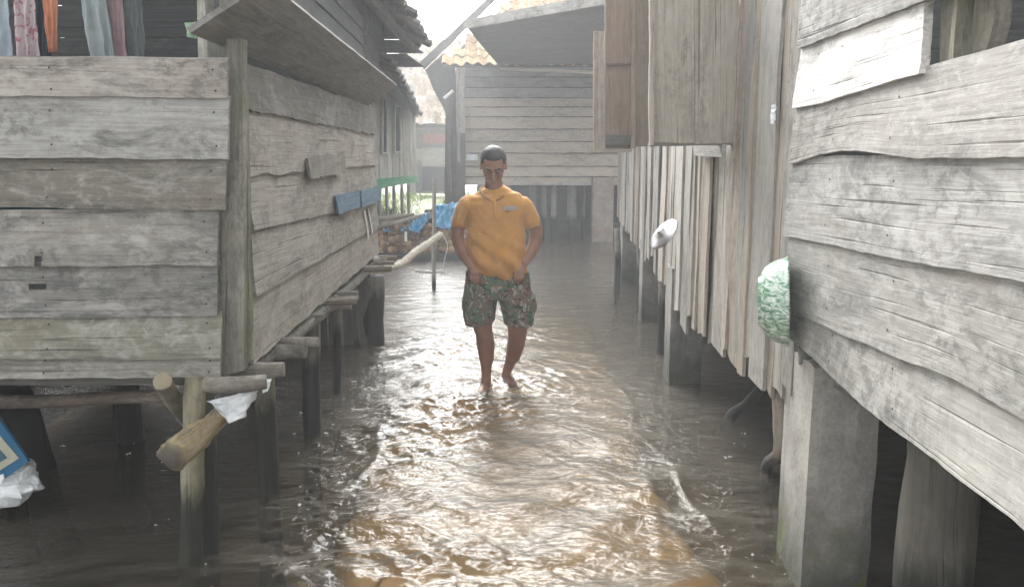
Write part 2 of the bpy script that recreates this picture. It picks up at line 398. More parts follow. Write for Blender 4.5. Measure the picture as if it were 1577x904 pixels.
# pinch crests a little
H = np.where(H > 0, H * (1 + 12 * H), H)
def gridmesh(name, X, Y, Z, mat, smooth=True):
    nyy, nxx = X.shape; me = bpy.data.meshes.new(name)
    co = np.stack([X, Y, Z], -1).reshape(-1, 3)
    i = np.arange(nyy * nxx).reshape(nyy, nxx); q = np.stack([i[:-1, :-1], i[:-1, 1:], i[1:, 1:], i[1:, :-1]], -1).reshape(-1, 4)
    me.vertices.add(len(co)); me.vertices.foreach_set('co', co.ravel()); me.loops.add(q.size); me.loops.foreach_set('vertex_index', q.ravel())
    me.polygons.add(len(q)); me.polygons.foreach_set('loop_start', np.arange(len(q)) * 4); me.polygons.foreach_set('loop_total', np.full(len(q), 4))
    me.update(calc_edges=True); me.validate()
    if smooth: me.polygons.foreach_set('use_smooth', [True] * len(q))
    me.materials.append(mat); o = bpy.data.objects.new(name, me); COL.objects.link(o); return o
m = bpy.data.materials.new('muddy_water'); m.use_nodes = True; nt = m.node_tree; nt.nodes.clear(); n = N(nt)
out = n.node('ShaderNodeOutputMaterial'); p = n.geo()
mud = n.node('ShaderNodeBsdfDiffuse'); mc = n.mix(n.ramp(n.noise(p, 1.1, 5, .6, .6), .35, .65), (.125, .114, .094), (.155, .141, .115)); nt.links.new(mc, mud.inputs[0])
tr = n.node('ShaderNodeBsdfTransparent'); tr.inputs[0].default_value = (.95, .85, .68, 1)
lw = n.node('ShaderNodeLayerWeight'); lw.inputs[0].default_value = .5
opq = n.ramp(lw.outputs['Facing'], .50, .92, .12, 1.)
mx = n.node('ShaderNodeMixShader'); nt.links.new(opq, mx.inputs[0]); nt.links.new(tr.outputs[0], mx.inputs[1]); nt.links.new(mud.outputs[0], mx.inputs[2])
gl = n.node('ShaderNodeBsdfGlossy'); gl.inputs['Roughness'].default_value = .03; gl.inputs[0].default_value = (1, 1, 1, 1)
fr = n.node('ShaderNodeFresnel'); fr.inputs[0].default_value = 1.333
bp = n.node('ShaderNodeBump'); bp.inputs['Strength'].default_value = .75; bp.inputs['Distance'].default_value = .012
bn = n.math('ADD', n.noise(n.scale(p, (1, 2.0, 1)), 22, 4, .55, .5), n.math('MULTIPLY', n.noise(n.scale(p, (1, 2.4, 1)), 7, 3, .5, .4), 1.3)); nt.links.new(bn, bp.inputs['Height'])
for q in (gl, fr, mud): nt.links.new(bp.outputs[0], q.inputs['Normal'])
m2 = n.node('ShaderNodeMixShader'); nt.links.new(fr.outputs[0], m2.inputs[0]); nt.links.new(mx.outputs[0], m2.inputs[1]); nt.links.new(gl.outputs[0], m2.inputs[2])
nt.links.new(m2.outputs[0], out.inputs[0]); M['water'] = m
struct(gridmesh('water', X, Y, H, m))

M['mud'] = plain('river_mud', (.075, .062, .045), .9, .35, 1.2, .6, bd=.03)
gx = axis([(-90, -10, 8), (-10, 10, .4), (10, 90, 8)]); gy = axis([(-30, 0, 2), (0, 30, .4), (30, 160, 10)]); GX, GY = np.meshgrid(gx, gy)
GZ = -.55 + .05 * np.sin(1.7 * GX + .6 * GY) + .04 * np.sin(2.9 * GY)
struct(gridmesh('river_bed', GX, GY, GZ, M['mud']))
# sunken concrete path
m, nt, b = newmat('silted_concrete'); n = N(nt); p = n.geo()
c = n.mix(n.ramp(n.noise(p, 2.3, 7, .65, .5), .38, .62), (.30, .22, .12), (.23, .185, .115)); c = n.mix(n.ramp(n.noise(p, 5, 6, .7, .6), .56, .68, 0, .6), c, (.16, .12, .075))
c = n.mix(n.ramp(n.noise(p, 40, 4, .7), .6, .72, 0, .35), c, (.12, .09, .06)); nt.links.new(c, b.inputs['Base Color']); b.inputs['Roughness'].default_value = .9; n.bump(n.noise(p, 14, 6, .7), b, .6, .02); M['path'] = m
px_ = axis([(-.80, .80, .05)]); py_ = axis([(-3, 9.5, .08)]); PX, PY = np.meshgrid(px_, py_)
edge = 1 - np.clip((np.abs(PX) - .72) / .08, 0, 1); PZ = -.075 + .012 * np.sin(2.7 * PX + 1.9 * PY) - .10 * (1 - edge) - .05 * sstep(6, 9.5, PY)
PX2 = PX + (.045 * np.sin(2.4 * PY + 1) + .025 * np.sin(7 * PY) + .018 * np.sin(17 * PY + 2)) * (np.abs(PX) > .6)
path = gridmesh('path', PX2, PY, PZ, M['path']); struct(path)
md = path.modifiers.new('t', 'SOLIDIFY'); md.thickness = .3; md.offset = -1

# bank with grass beyond the coconuts
bx = axis([(-14, -6, .8), (-6, -.6, .15)]); by = axis([(13.2, 30, .25)]); BX, BY = np.meshgrid(bx, by)
BZ = -.5 + .98 * sstep(13.2, 16.6, BY + .35 * np.sin(2 * BX)) + .04 * np.sin(3 * BX + BY) + .12 * sstep(18, 26, BY) - .9 * sstep(-1.25, -.6, BX) * (1 - sstep(19, 21, BY))
m, nt, b = newmat('bank_earth'); n = N(nt); p = n.geo()
c = n.mix(n.ramp(n.noise(p, 1.4, 6, .65, .5), .42, .55), (.16, .22, .05), (.27, .26, .22)); c = n.mix(n.ramp(n.noise(p, 9, 5, .6), .45, .65, 0, .5), c, (.12, .10, .07))
nt.links.new(c, b.inputs['Base Color']); b.inputs['Roughness'].default_value = .95; n.bump(n.noise(p, 12, 5, .6), b, .5, .03)
struct(gridmesh('bank', BX, BY, BZ, m))
g = MB()
for i in range(2600):
    y = random.uniform(15.2, 24); x = random.uniform(-4.2, -1.2)
    if -2.3 < x < -1.75 and random.random() < .9: continue
    z = -.5 + .98 * float(sstep(13.2, 16.6, np.float64(y + .35 * math.sin(2 * x)))) + .04 * math.sin(3 * x + y) + .12 * float(sstep(18, 26, np.float64(y)))
    if z < .1: continue
    a = random.uniform(0, 6.3); h = random.uniform(.05, .16); l = random.uniform(-.06, .06); t = (random.uniform(.10, .22), random.uniform(.20, .32), .04)
    q = [g.add((x + math.cos(a) * .012, y + math.sin(a) * .012, z - .02), (0, 0, 0), t), g.add((x - math.cos(a) * .012, y - math.sin(a) * .012, z - .02), (0, 0, 0), t), g.add((x + l, y + l, z + h), (0, 0, 0), t)]
    g.f.append(tuple(q))
tag(g.build('grass', M['tone'], recalc=False), 'short green grass on the bank behind the coconut heap', 'grass', kind='stuff')

q = MB(); zones = [((450, 560), (620, 800), 46), ((180, 340), (760, 870), 14), ((520, 600), (560, 640), 16), ((1060, 1150), (640, 760), 8), ((60, 260), (640, 720), 14), ((700, 960), (575, 650), 60), ((1120, 1180), (780, 880), 6)]  # white flecks: foam, and painted glints on the water
for (xa, xb), (ya, yb), k_ in zones:
    for _ in range(k_ * 2 // 5):
        c = atZ(random.uniform(xa, xb), random.uniform(ya, yb), .006); r_ = random.uniform(.002, .007)
        for _2 in range(random.choice((1, 2, 4, 6))): ellipsoid(q, c + V((random.gauss(0, 1.3) * r_, random.gauss(0, 1.3) * r_, 0)), (r_ * random.uniform(.5, 1), r_ * random.uniform(.4, .9), r_ * .45), (.7, .7, .68), 8, 5)
tag(q.build('foam', M['tone'], smooth=True), 'small white flecks of foam and painted glints on the brown water', 'foam', kind='stuff')

# ================================================================== LEFT STILT HOUSE
LB = (-1.6, 4.6, 0)
LH = empty('stilt_house', LB, 'grey weathered plank stilt house on the left with laundry above its front wall', 'house')
YF = 2.95
A = (-1.04, 3.05); B = (-1.155, 6.72)          # alley wall ground line
sn_ = V((3.67, .115, 0)).normalized()           # outward normal of alley wall
fw = MB()
rows = [  # (y at x=-300, y at right end) top; bottom; right px; tone
    (84, 92, 143, 149, 351, (.38, .355, .33)), (139, 148, 238, 243, 353, (.36, .365, .36)), (236, 242, 312, 321, 349, (.185, .178, .155)),
    (326, 320, 407, 405, 337, (.26, .255, .24)), (404, 402, 489, 482, 336, (.215, .217, .212)), (487, 480, 548, 548, 342, (.225, .228, .19)), (545, 546, 581, 576, 341, (.25, .245, .22))]
for k, (tl, tr_, bl_, br, rx, tn) in enumerate(rows):
    def E(yl, yr, out):
        return [atY(-320, yl, YF) + V((0, out, 0)), atY(60, yl + (yr - yl) * .5, YF) + V((0, out, 0)), atY(rx, yr, YF) + V((0, out, 0))]
    hl = []
    if k == 3: hl = [(.577, .595, -.1, .16)]
    if k == 4: hl = [(.560, .60, .50, .62)]
    board(fw, E(bl_ + 3, br + 3, -.016 - .004 * (k % 2)), E(tl, tr_, -.002), (0, -1, 0), .022, tn, du=.012, dv=.012, wav=.003, warp=.006, holes=hl, ragged=.004, jit=.03, nails=(.60, .975))
fwo = fw.build('front_wall', M['plank'], LH, LB); fwo['label'] = 'grey plank wall facing the viewer, bleached at the top and dark in the middle'
fw = MB()
board(fw, [atY(-320, 92, YF + .04), atY(350, 97, YF + .04)], [atY(-320, 84, YF + .04), atY(352, 89, YF + .04)], (0, -1, 0), .09, PALE)
fw.build('rail', M['plank_pale'], LH, LB)
cp = MB()
board(cp, [atY(334, 578, 3.0), atY(377, 572, 3.0)][::1], [atY(348, 60, 3.0), atY(376, 60, 3.0)], (0, -1, 0), .05, (.24, .235, .20), du=.05)
# vertical grain: rebuild as upright board
cp = MB(); board(cp, [atY(334, 582, 3.0), atY(349, 60, 3.0)], [atY(376, 570, 3.0), atY(374, 60, 3.0)], (0, -1, 0), .05, (.24, .235, .20), wav=.003)
cp.build('corner_post', M['plank_side'], LH, LB)
cp = MB(); board(cp, [atY(372, 565, 3.04), atY(369, 140, 3.04)], [atY(386, 556, 3.04), atY(379, 140, 3.04)], (0, -1, 0), .03, (.17, .185, .12), wav=.006)
o = cp.build('batten', M['plank_side'], LH, LB); o['label'] = 'thin green mossy batten at the wall corner'
# alley wall
aw = MB()
def SP(px, py, out=0.): return on_line(px, py, A, B) + sn_ * out
arows = [((370, 95), (574, 165), (372, 168), (576, 208), (.20, .195, .185)),  # top board toned darker, shade put into its colour
         ((371, 165), (576, 205), (374, 272), (577, 254), (.37, .35, .325)),
         ((374, 268), (577, 250), (384, 355), (579, 312), (.34, .325, .30)),
         ((384, 351), (579, 310), (388, 458), (580, 348), (.345, .335, .31)),
         ((388, 453), (580, 345), (384, 560), (581, 389), (.33, .315, .285))]
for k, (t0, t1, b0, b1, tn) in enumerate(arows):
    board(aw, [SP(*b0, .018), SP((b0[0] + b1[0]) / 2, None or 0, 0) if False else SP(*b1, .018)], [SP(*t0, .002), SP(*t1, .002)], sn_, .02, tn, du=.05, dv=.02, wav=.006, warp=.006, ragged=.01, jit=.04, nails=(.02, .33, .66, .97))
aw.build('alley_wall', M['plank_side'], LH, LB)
def patch(pts_b, pts_t, out, tn, mat, lab, wav=.006):
    q = MB(); board(q, [SP(*p_, out) for p_ in pts_b], [SP(*p_, out) for p_ in pts_t], sn_, .015, tn, du=.02, dv=.02, wav=wav)
    o = q.build('patch_board', mat, LH, LB); o['label'] = lab
patch([(464, 258), (467, 277), (480, 273), (523, 266)], [(462, 243), (480, 241), (523, 236)], .04, (.27, .26, .24), M['plank_side'], 'ragged grey repair board on the alley wall', .012)
patch([(512, 331), (546, 318)], [(506, 302), (544, 293)], .042, (.13, .23, .34), M['blue_wood'], 'blue painted repair board, the nearer of two')
patch([(549, 320), (580, 308)], [(547, 294), (580, 287)], .042, (.14, .25, .36), M['blue_wood'], 'blue painted repair board, the farther of two')
q = MB()
for a_, b_ in (((556, 325), (563, 368)), ((562, 322), (569, 360))):
    board(q, [SP(*b_, .0225), SP(*a_, .0225)], [SP(b_[0] + 2, b_[1], .0225), SP(a_[0] + 2, a_[1], .0225)], sn_, .003, (.55, .55, .53), wav=.001)
o = q.build('chalk_mark', M['tone'], LH, LB); o['label'] = 'two pale scratched strokes on the alley wall'
# dark boards added above the flap, closing the open shaded space
q = MB()
for i in range(9):
    z0 = 2.0 + i * .12; a0 = V((A[0] - .05, A[1], z0)); b0 = V((B[0] - .05, B[1], z0))
    board(q, [a0 + V((0, 0, -.01)) + sn_ * .015, b0 + V((0, 0, -.01)) + sn_ * .015], [a0 + V((0, 0, .12)), b0 + V((0, 0, .12))], sn_, .015, (.12, .13, .135), du=.2, dv=.12)
for i in range(6):
    z0 = 2.36 + i * .12; board(q, [V((-1.3, 6.75, z0)), V((-1.42, 9.2, z0))], [V((-1.3, 6.75, z0 + .13)), V((-1.42, 9.2, z0 + .13))], (1, 0, 0), .015, (.12, .13, .135), du=.2, dv=.12)
q.build('dark_infill', M['board_dark'], LH, LB)
# raised flap above the alley wall
q = MB()
for i in range(3):
    f0, f1 = i / 3, (i + 1) / 3 - .003
    def FL(f, Y_): t = (Y_ - 2.75) / 3.9; return V((-1.065 - .115 * t, Y_, 1.97 + .03 * t)).lerp(V((-.80 - .13 * t, Y_, 2.13 + .03 * t)), f)
    board(q, [FL(f0, 2.74), FL(f0, 6.65)], [FL(f1, 2.74), FL(f1, 6.65)], V((.5, 0, -.85)), .02, (.24, .24, .235), du=.1, dv=.08, wav=.002, warp=.004)
q.build('window_flap', M['board_dark'], LH, LB)
# white post by the laundry
q = MB(); board(q, [atY(305, 95, 3.12), atY(303, -80, 3.12)], [atY(340, 95, 3.12), atY(335, -80, 3.12)], (0, -1, 0), .07, (.55, .56, .50), wav=.002)
o = q.build('veranda_post', M['plank_pale'], LH, LB); o['label'] = 'pale whitewashed post beside the laundry'
q = MB(); board(q, [V((-1.03, 3.06, 1.9)), V((-1.03, 3.06, 3.0))], [V((-1.13, 3.06, 1.9)), V((-1.13, 3.06, 3.0))], (0, -1, 0), .08, (.22, .22, .2)); q.build('post', M['plank_side'], LH, LB)
# interior: floor, dark back wall, far gable wall
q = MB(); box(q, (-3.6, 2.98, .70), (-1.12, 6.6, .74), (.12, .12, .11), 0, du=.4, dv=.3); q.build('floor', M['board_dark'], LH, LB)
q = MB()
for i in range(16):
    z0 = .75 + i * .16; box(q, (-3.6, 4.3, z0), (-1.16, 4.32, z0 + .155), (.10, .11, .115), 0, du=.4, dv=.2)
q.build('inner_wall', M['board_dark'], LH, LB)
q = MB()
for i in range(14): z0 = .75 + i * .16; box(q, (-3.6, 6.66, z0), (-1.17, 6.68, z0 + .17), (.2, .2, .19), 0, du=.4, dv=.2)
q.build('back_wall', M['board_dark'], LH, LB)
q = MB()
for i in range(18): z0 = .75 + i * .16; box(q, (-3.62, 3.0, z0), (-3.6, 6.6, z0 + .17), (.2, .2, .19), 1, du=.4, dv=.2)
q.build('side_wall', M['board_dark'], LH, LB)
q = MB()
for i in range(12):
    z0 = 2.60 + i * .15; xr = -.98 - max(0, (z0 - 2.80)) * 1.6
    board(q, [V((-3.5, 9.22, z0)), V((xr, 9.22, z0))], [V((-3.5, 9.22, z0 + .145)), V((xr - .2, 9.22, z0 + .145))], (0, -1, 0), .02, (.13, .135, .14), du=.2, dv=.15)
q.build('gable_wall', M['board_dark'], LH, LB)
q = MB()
for i in range(20): x0 = -3.7 + i * .125; box(q, (x0, 6.7, -.5), (x0 + .118, 6.72, .74 - random.uniform(0, .05)), (.11, .11, .1), 2, du=.3, dv=.15)  # dark boards added to block bright sky under the house
q.build('dark_screen', M['board_dark'], LH, LB)
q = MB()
for i in range(34): y0 = 2.6 + i * .125; box(q, (-3.72, y0, -.5), (-3.70, y0 + .115, .74), (.11, .11, .1), 2, du=.3, dv=.15)  # second added screen, keeps the underfloor water dark
q.build('dark_screen', M['board_dark'], LH, LB)
# big tile roof with broken eave
q = MB(); E0 = V((-.86, 2.35, 2.84)); sl = V((-.8, 0, .5)).normalized()
tile_roof(q, E0, (-.012, 1, 0), sl, 34, 13, .205, .24, [(.10, .09, .085), (.14, .12, .10), (.08, .08, .08)], jag=.045)
ro = q.build('roof', M['tile'], LH, LB); q = MB()
for i in range(10):
    y = 2.6 + i * .72; tube(q, [V((-.92 - .01 * i, y, 2.80)), V((-3.5, y, 4.42))], [.03, .03], (.13, .13, .12), seg=6, sub=2)
for z_, x_ in ((2.86, -1.1), (3.3, -1.8)): box(q, (x_ - .03, 2.4, z_ - .1), (x_ + .03, 9.2, z_ - .03), (.13, .13, .12), 1, du=.5)
q.build('rafters', M['board_dark'], ro, LB)
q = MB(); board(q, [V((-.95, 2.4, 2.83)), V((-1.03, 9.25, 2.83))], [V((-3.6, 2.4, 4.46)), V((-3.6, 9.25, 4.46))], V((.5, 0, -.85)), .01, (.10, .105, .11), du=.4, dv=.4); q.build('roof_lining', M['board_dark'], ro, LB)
# stilts
def post(base, topp, r, tone, mat, root, rb, name='stilt', lump=.11, mid=None, seg=12, deep=-.5, lab=None):
    q = MB(); base = V(base); topp = V(topp); d = (base - topp); foot = base + d.normalized() * (abs(deep) + .0) if d.length else base
    pts = [topp] + ([mid] if mid is not None else []) + [base, foot]
    rr = r if isinstance(r, list) else [r] * len(pts)
    tube(q, pts, rr, tone, seg=seg, lump=lump); o = q.build(name, mat, root, rb, smooth=True)
    if lab: o['label'] = lab
    return o
post(atZ(295, 868, 0), atY(303, 560, 2.98), [.038, .042, .045, .05], (.30, .275, .20), M['post'], LH, LB, mid=atY(297, 690, 2.92), lab='pale crooked pole under the near corner')
post(atZ(321, 846, 0), atY(318, 560, 3.1), [.03, .04, .045], (.12, .12, .10), M['post_dark'], LH, LB, lab='dark pole just behind the pale corner pole')
post(atZ(414, 757, 0), atY(406, 575, 3.6), [.05, .052, .058], (.17, .165, .12), M['post_dark'], LH, LB)
post(atZ(480, 668, 0), atY(479, 484, 4.4), [.05, .05, .055], (.13, .13, .12), M['post_dark'], LH, LB)
post(atZ(519, 606, 0), atY(520, 476, 5.2), [.027, .027, .027], (.18, .17, .14), M['post_dark'], LH, LB, lab='thin pole under the alley edge')
post(atZ(574, 527, 0), atY(572, 425, 6.8), [.105, .108, .11], (.17, .17, .16), M['post_dark'], LH, LB, lab='thick log stilt at the far end')
post(atZ(551, 530, 0), atY(551, 505, 6.75), [.035, .035, .035], (.12, .12, .11), M['post_dark'], LH, LB, name='stump')
for (x_, y_) in ((-2.15, 4.3), (-2.9, 4.4), (-2.0, 5.8), (-3.0, 5.9), (-2.9, 3.2)): post((x_, y_, 0), (x_, y_, .74), .07, (.10, .10, .09), M['post_dark'], LH, LB)
post(atZ(20, 742, 0) + V((0, .2, 0)), atY(22, 600, 4.0), [.085, .085, .09], (.12, .14, .13), M['post_dark'], LH, LB, lab='broad dark stilt at the left edge')
# beams and joists
q = MB(); tube(q, [atY(-200, 622, 3.35), atY(60, 618, 3.35), atY(270, 607, 3.35)], [.032, .03, .028], (.20, .15, .12)); q.build('beam', M['log'], LH, LB, smooth=True)
q = MB(); tube(q, [V((-1.09, 3.1, .71)), V((-1.1, 4.6, .70)), V((-1.19, 6.9, .70))], [.045, .04, .045], (.14, .14, .13)); q.build('beam', M['log'], LH, LB, smooth=True)
jo = [(611, 397, .030, .25), (607, 405, .026, .3), (603, 414, .032, .25), (596, 401, .028, .4), (551, 453, .030, .45), (549, 464, .026, .35), (541, 472, .024, .5), (552, 459, .018, .5),
      (490, 527, .028, .45), (466, 545, .045, .5), (432, 573, .038, .5), (404, 594, .036, .45), (486, 492, .02, .4), (500, 486, .02, .5)]
for i, (px, py, r, ln) in enumerate(jo):
    e = atZ(px, py, .715 + .02 * (i % 3)); q = MB()
    if i in (9, 10, 11): e = e + V((0, .05, 0))
    LL = {11: .22, 10: .3, 9: .4}.get(i, .55 + ln)
    tnj = (.19, .175, .15) if i in (9, 10, 11) else None
    tube(q, [e, e + V((-.4 * LL, .02 * math.sin(i), -.004)), e + V((-LL, .03 * math.sin(i * 2), -.01))], [r * .75, r * .85, r * .85], tnj or random.choice([(.30, .28, .25), (.24, .23, .21), (.27, .23, .2)]), cap=(.26, .24, .2), lump=.1)
    q.build('joist', M['log'], LH, LB, smooth=True)
q = MB(); tube(q, [atY(250, 587, 2.8), atY(268, 618, 3.05), atY(290, 650, 3.3)], [.033, .033, .03], (.26, .24, .19), cap=(.42, .38, .26)); q.build('brace', M['log'], LH, LB, smooth=True)
q = MB(); tube(q, [atZ(432, 572, .70) + V((-.12, -.05, .02)), atZ(396, 580, .66)], [.035, .025], (.16, .17, .09)); q.build('brace', M['log'], LH, LB, smooth=True)
# blue sheet seen through the gap
q = MB(); cloth(q, [atY(-300, 296, 3.06), atY(200, 306, 3.06)], [atY(-300, 345, 3.06), atY(200, 340, 3.06)], (0, -1, 0), (.03, .16, .22), folds=.005)
tag(q.build('plastic_sheet', M['tone'], base=atY(40, 345, 3.06)), 'dark teal sheet showing through the gap in the left front wall', 'plastic sheet')

# laundry
q = MB(); tube(q, [atY(-260, -40, 3.45), atY(60, -30, 3.45), atY(320, -42, 3.45)], [.004, .004, .004], (.4, .4, .4), seg=5); tag(q.build('clothes_line', M['string'], base=atY(60, -30, 3.45)), 'thin cord holding the washing above the left front wall', 'clothes line')
def laundry(name, tl, tr_, br, bl_, Y_, tn, lab, cat, mat=None, folds=.018, freq=12):
    q = MB(); top = [atY(*tl, Y_), atY((tl[0] + tr_[0]) / 2, (tl[1] + tr_[1]) / 2, Y_), atY(*tr_, Y_)]; bot = [atY(*bl_, Y_), atY((bl_[0] + br[0]) / 2, (bl_[1] + br[1]) / 2 - 3, Y_), atY(*br, Y_)]
    cloth(q, top, bot, (0, -1, 0), tn, folds, freq); tag(q.build(name, mat or M['cloth'], base=bot[1], smooth=True), lab, cat, 'washing on the line')
m, nt, b = newmat('flower_print'); n = N(nt); tc = n.node('ShaderNodeTexCoord').outputs['Object']
c = n.mix(n.ramp(n.noise(tc, 24, 4, .6, 1.), .5, .6), (.60, .52, .54), (.42, .14, .19)); nt.links.new(c, b.inputs['Base Color']); b.inputs['Roughness'].default_value = .95; M['print'] = m
laundry('hanging_shirt', (-40, -45), (6, -42), (17, 98), (-30, 98), 3.4, (.42, .50, .56), 'pale blue garment hanging at the far left of the washing', 'garment')
laundry('hanging_cloth', (24, -40), (48, -40), (60, 98), (24, 98), 3.42, (.6, .5, .5), 'white cloth with dark red print hanging on the line', 'cloth', M['print'])
laundry('hanging_shirt', (58, -40), (88, -40), (86, 84), (76, 82), 3.38, (.62, .27, .17), 'peach orange garment with a narrow end on the line', 'garment', folds=.01)
laundry('hanging_trousers', (56, -38), (80, -38), (74, 99), (59, 99), 3.5, (.10, .15, .19), 'dark blue garment behind the peach orange one', 'garment')
laundry('hanging_cloth', (118, -42), (158, -42), (176, 99), (140, 99), 3.4, (.34, .39, .40), 'grey green towel at the middle of the line', 'towel')
laundry('hanging_cloth', (160, -42), (186, -42), (198, 99), (172, 99), 3.45, (.42, .30, .32), 'dusty pink cloth beside the grey green towel', 'cloth', freq=8)
laundry('hanging_cloth', (188, -42), (216, -42), (222, 99), (200, 99), 3.5, (.22, .25, .26), 'dark grey cloth at the right end of the washing', 'cloth')
q = MB(); cloth(q, [atY(284, 36, 3.2), atY(303, 34, 3.2)], [atY(288, 58, 3.2), atY(303, 60, 3.2)], (0, -1, 0), (.35, .5, .35), .01, 6, nu=8, nv=6)
tag(q.build('plastic_scrap', M['cloth'], base=atY(292, 60, 3.2)), 'pale green scrap hanging by the whitewashed post', 'plastic scrap')

# driftwood log end, rag, sign, sack under the left house
q = MB(); tube(q, [atY(352, 632, 2.92), atY(330, 650, 2.84), atY(300, 676, 2.72), atY(264, 700, 2.60)], [.030, .038, .050, .053], (.30, .24, .14), cap=(.09, .075, .065), lump=.26, seg=20, point=True)  # end cap toned darker than the bark
tag(q.build('driftwood_log', M['log'], base=atY(264, 700, 2.60), smooth=True), 'knotty yellow brown log stub with dark end leaning on the corner pole', 'log')
q = MB(); cloth(q, [atY(318, 618, 2.84), atY(360, 608, 2.83), atY(400, 596, 2.85)], [atY(330, 622, 2.78), atY(352, 652, 2.80), atY(378, 640, 2.82), atY(392, 612, 2.86)], (0, -1, .4), (.74, .76, .78), folds=.014, freq=9, cr=.016)
tag(q.build('rag', M['plastic'], base=atY(360, 630, 2.84), smooth=True), 'crumpled white plastic rag draped behind the driftwood log', 'rag')
q = MB(); cloth(q, [atY(404, 584, 3.06), atY(418, 583, 3.06)], [atY(404, 606, 3.04), atY(412, 602, 3.04)], (0, -1, .2), (.75, .77, .78), folds=.006, freq=5, nu=8, nv=8)
tag(q.build('rag', M['plastic'], base=atY(410, 604, 3.05)), 'small white scrap between the joist ends under the left house', 'rag')
sg = empty('sign_board', atY(-40, 760, 3.2), 'blue board with a pale square leaning by the white sack at the left edge', 'board')
sgb = sg.location.copy(); SG = lambda px, py, d=0: atY(px, py, 3.2) + V((0, -d, 0))
q = MB(); board(q, [SG(-75, 795), SG(44, 711)], [SG(-140, 690), SG(-5, 640)], (0, -1, 0), .015, (.02, .13, .26), du=.02, dv=.02, wav=.002); q.build('panel', M['tone'], sg, sgb)
for k_, (s_, tn) in enumerate(((1., (.42, .42, .33)), (.62, (.05, .12, .17)))):
    c0 = V((-18, 703)); a_ = V((30, -19)) * s_; b_ = V((-18, -21)) * s_
    q = MB(); pts = [c0 - a_ * .9 - b_, c0 + a_ - b_, c0 - a_ * .9 + b_, c0 + a_ + b_]
    board(q, [SG(*pts[0], .003 + .003 * k_), SG(*pts[1], .003 + .003 * k_)], [SG(*pts[2], .003 + .003 * k_), SG(*pts[3], .003 + .003 * k_)], (0, -1, 0), .002, tn, wav=0, warp=0); q.build('painted_square', M['tone'], sg, sgb)
q = MB(); ellipsoid(q, atY(5, 738, 3.3), (.15, .10, .11), (.7, .75, .78), 48, 30, lump=.35); ellipsoid(q, atY(-50, 760, 3.3), (.18, .10, .10), (.7, .75, .78), 40, 26, lump=.3)
q.v = [(x + .03 * (abs(noise.noise(V((x, y, z)) * 13)) - .2) + .012 * noise.noise(V((x, y, z)) * 45), y - .05 * abs(noise.noise(V((x * 1.6, y, z)) * 11)), z + .03 * (.2 - abs(noise.noise(V((z, x, y)) * 12)))) for x, y, z in q.v]
tag(q.build('plastic_sack', M['plastic'], base=atY(0, 775, 3.3)), 'white plastic sack half under the blue board at the left edge', 'sack')

# bent rope-wrapped branch with hanging string, mooring pole, floating stick
br_ = empty('bent_branch', atZ(600, 413, .72), 'pale rope wrapped branch reaching from the left house to the upright pole', 'branch'); bb = br_.location.copy()
pts = [atY(545, 424, 7.2), atY(600, 412, 7.6), atY(622, 404, 8.0), atY(640, 388, 8.4), atY(662, 374, 8.9), atY(679, 361, 9.2)]
q = MB(); tube(q, pts, [.03, .032, .034, .034, .03, .026], (.55, .50, .42), lump=.12); q.build('stem', M['rope'], br_, bb, smooth=True)
q = MB()
for i in range(26):
    u = .35 + i * .025; p0, _ = resample(pts, [u, min(1, u + .01)]); q2 = (p0[1] - p0[0]).normalized(); tube(q, [p0[0], p0[0] + q2 * .022], [.041, .041], (.6, .56, .48), seg=10, sub=2, lump=.08)
q.build('rope_wrap', M['rope'], br_, bb, smooth=True)
q = MB(); tube(q, [atY(680, 358, 9.2), atY(689, 378, 9.2), atY(684, 402, 9.2), atY(682, 428, 9.2)], [.006, .005, .005, .004], (.8, .8, .75), seg=5); q.build('string', M['string'], br_, bb)
b0 = atZ(668, 444, 0); q = MB(); tube(q, [b0 + V((0, 0, -.5)), b0, atY(669, 275, b0.y)], [.03, .028, .024], (.34, .33, .31)); tag(q.build('mooring_pole', wood('grey_pole', .4, .4, wet=.12), base=b0, smooth=True), 'slim grey upright pole standing in the water behind the man', 'pole')
q = MB(); tube(q, [atZ(640, 417, .012), atZ(668, 419, .02), atZ(694, 418, .02)], [.015, .03, .02], (.45, .45, .43), flat=.5); tag(q.build('floating_stick', M['log'], base=atZ(668, 419, 0), smooth=True), 'pale stick floating by the foot of the upright pole', 'stick')
q = MB(); b0 = atZ(948, 468, 0); tube(q, [b0 + V((0, 0, -.4)), b0 + V((0, 0, .16))], [.014, .012], (.1, .1, .09), seg=8); tag(q.build('stake', M['post_dark'], base=b0), 'short dark stake poking out of the water before the right stilts', 'stake')

# ================================================================== COCONUT HEAP
hb = V((-1.55, 12.9, 0))
q = MB(); box(q, (-2.7, 12.55, -.3), (-.75, 12.62, .13), (.05, .055, .055), 0, du=.2, dv=.1); board(q, [V((-2.7, 12.62, -.2)), V((-.75, 12.62, -.2))], [V((-2.7, 14.2, -.2)), V((-.75, 14.2, -.2))], (0, 0, -1), .03, (.05, .05, .05)); box(q, (-.78, 12.62, -.3), (-.74, 14.2, .13), (.05, .05, .05), 1)
q.build('x', M['board_dark']); bpy.data.objects['x'].name = 'punt'
o = bpy.data.objects['punt']; tag(o, 'low dark wooden hull holding the coconut heap behind the man', 'boat')
proto = None
mbs = []
for k in range(3):
    q = MB(); ellipsoid(q, (0, 0, 0), (.065, .075, .062), ((.13, .085, .055), (.20, .12, .07), (.33, .23, .14))[k], 10, 7, lump=.25); o = q.build('coconut', M['coconut'], smooth=True); mbs.append(o)
cnt = 0
def pile_h(x): return .62 * (1 - ((x + 1.55) / 1.75) ** 2 * .5)
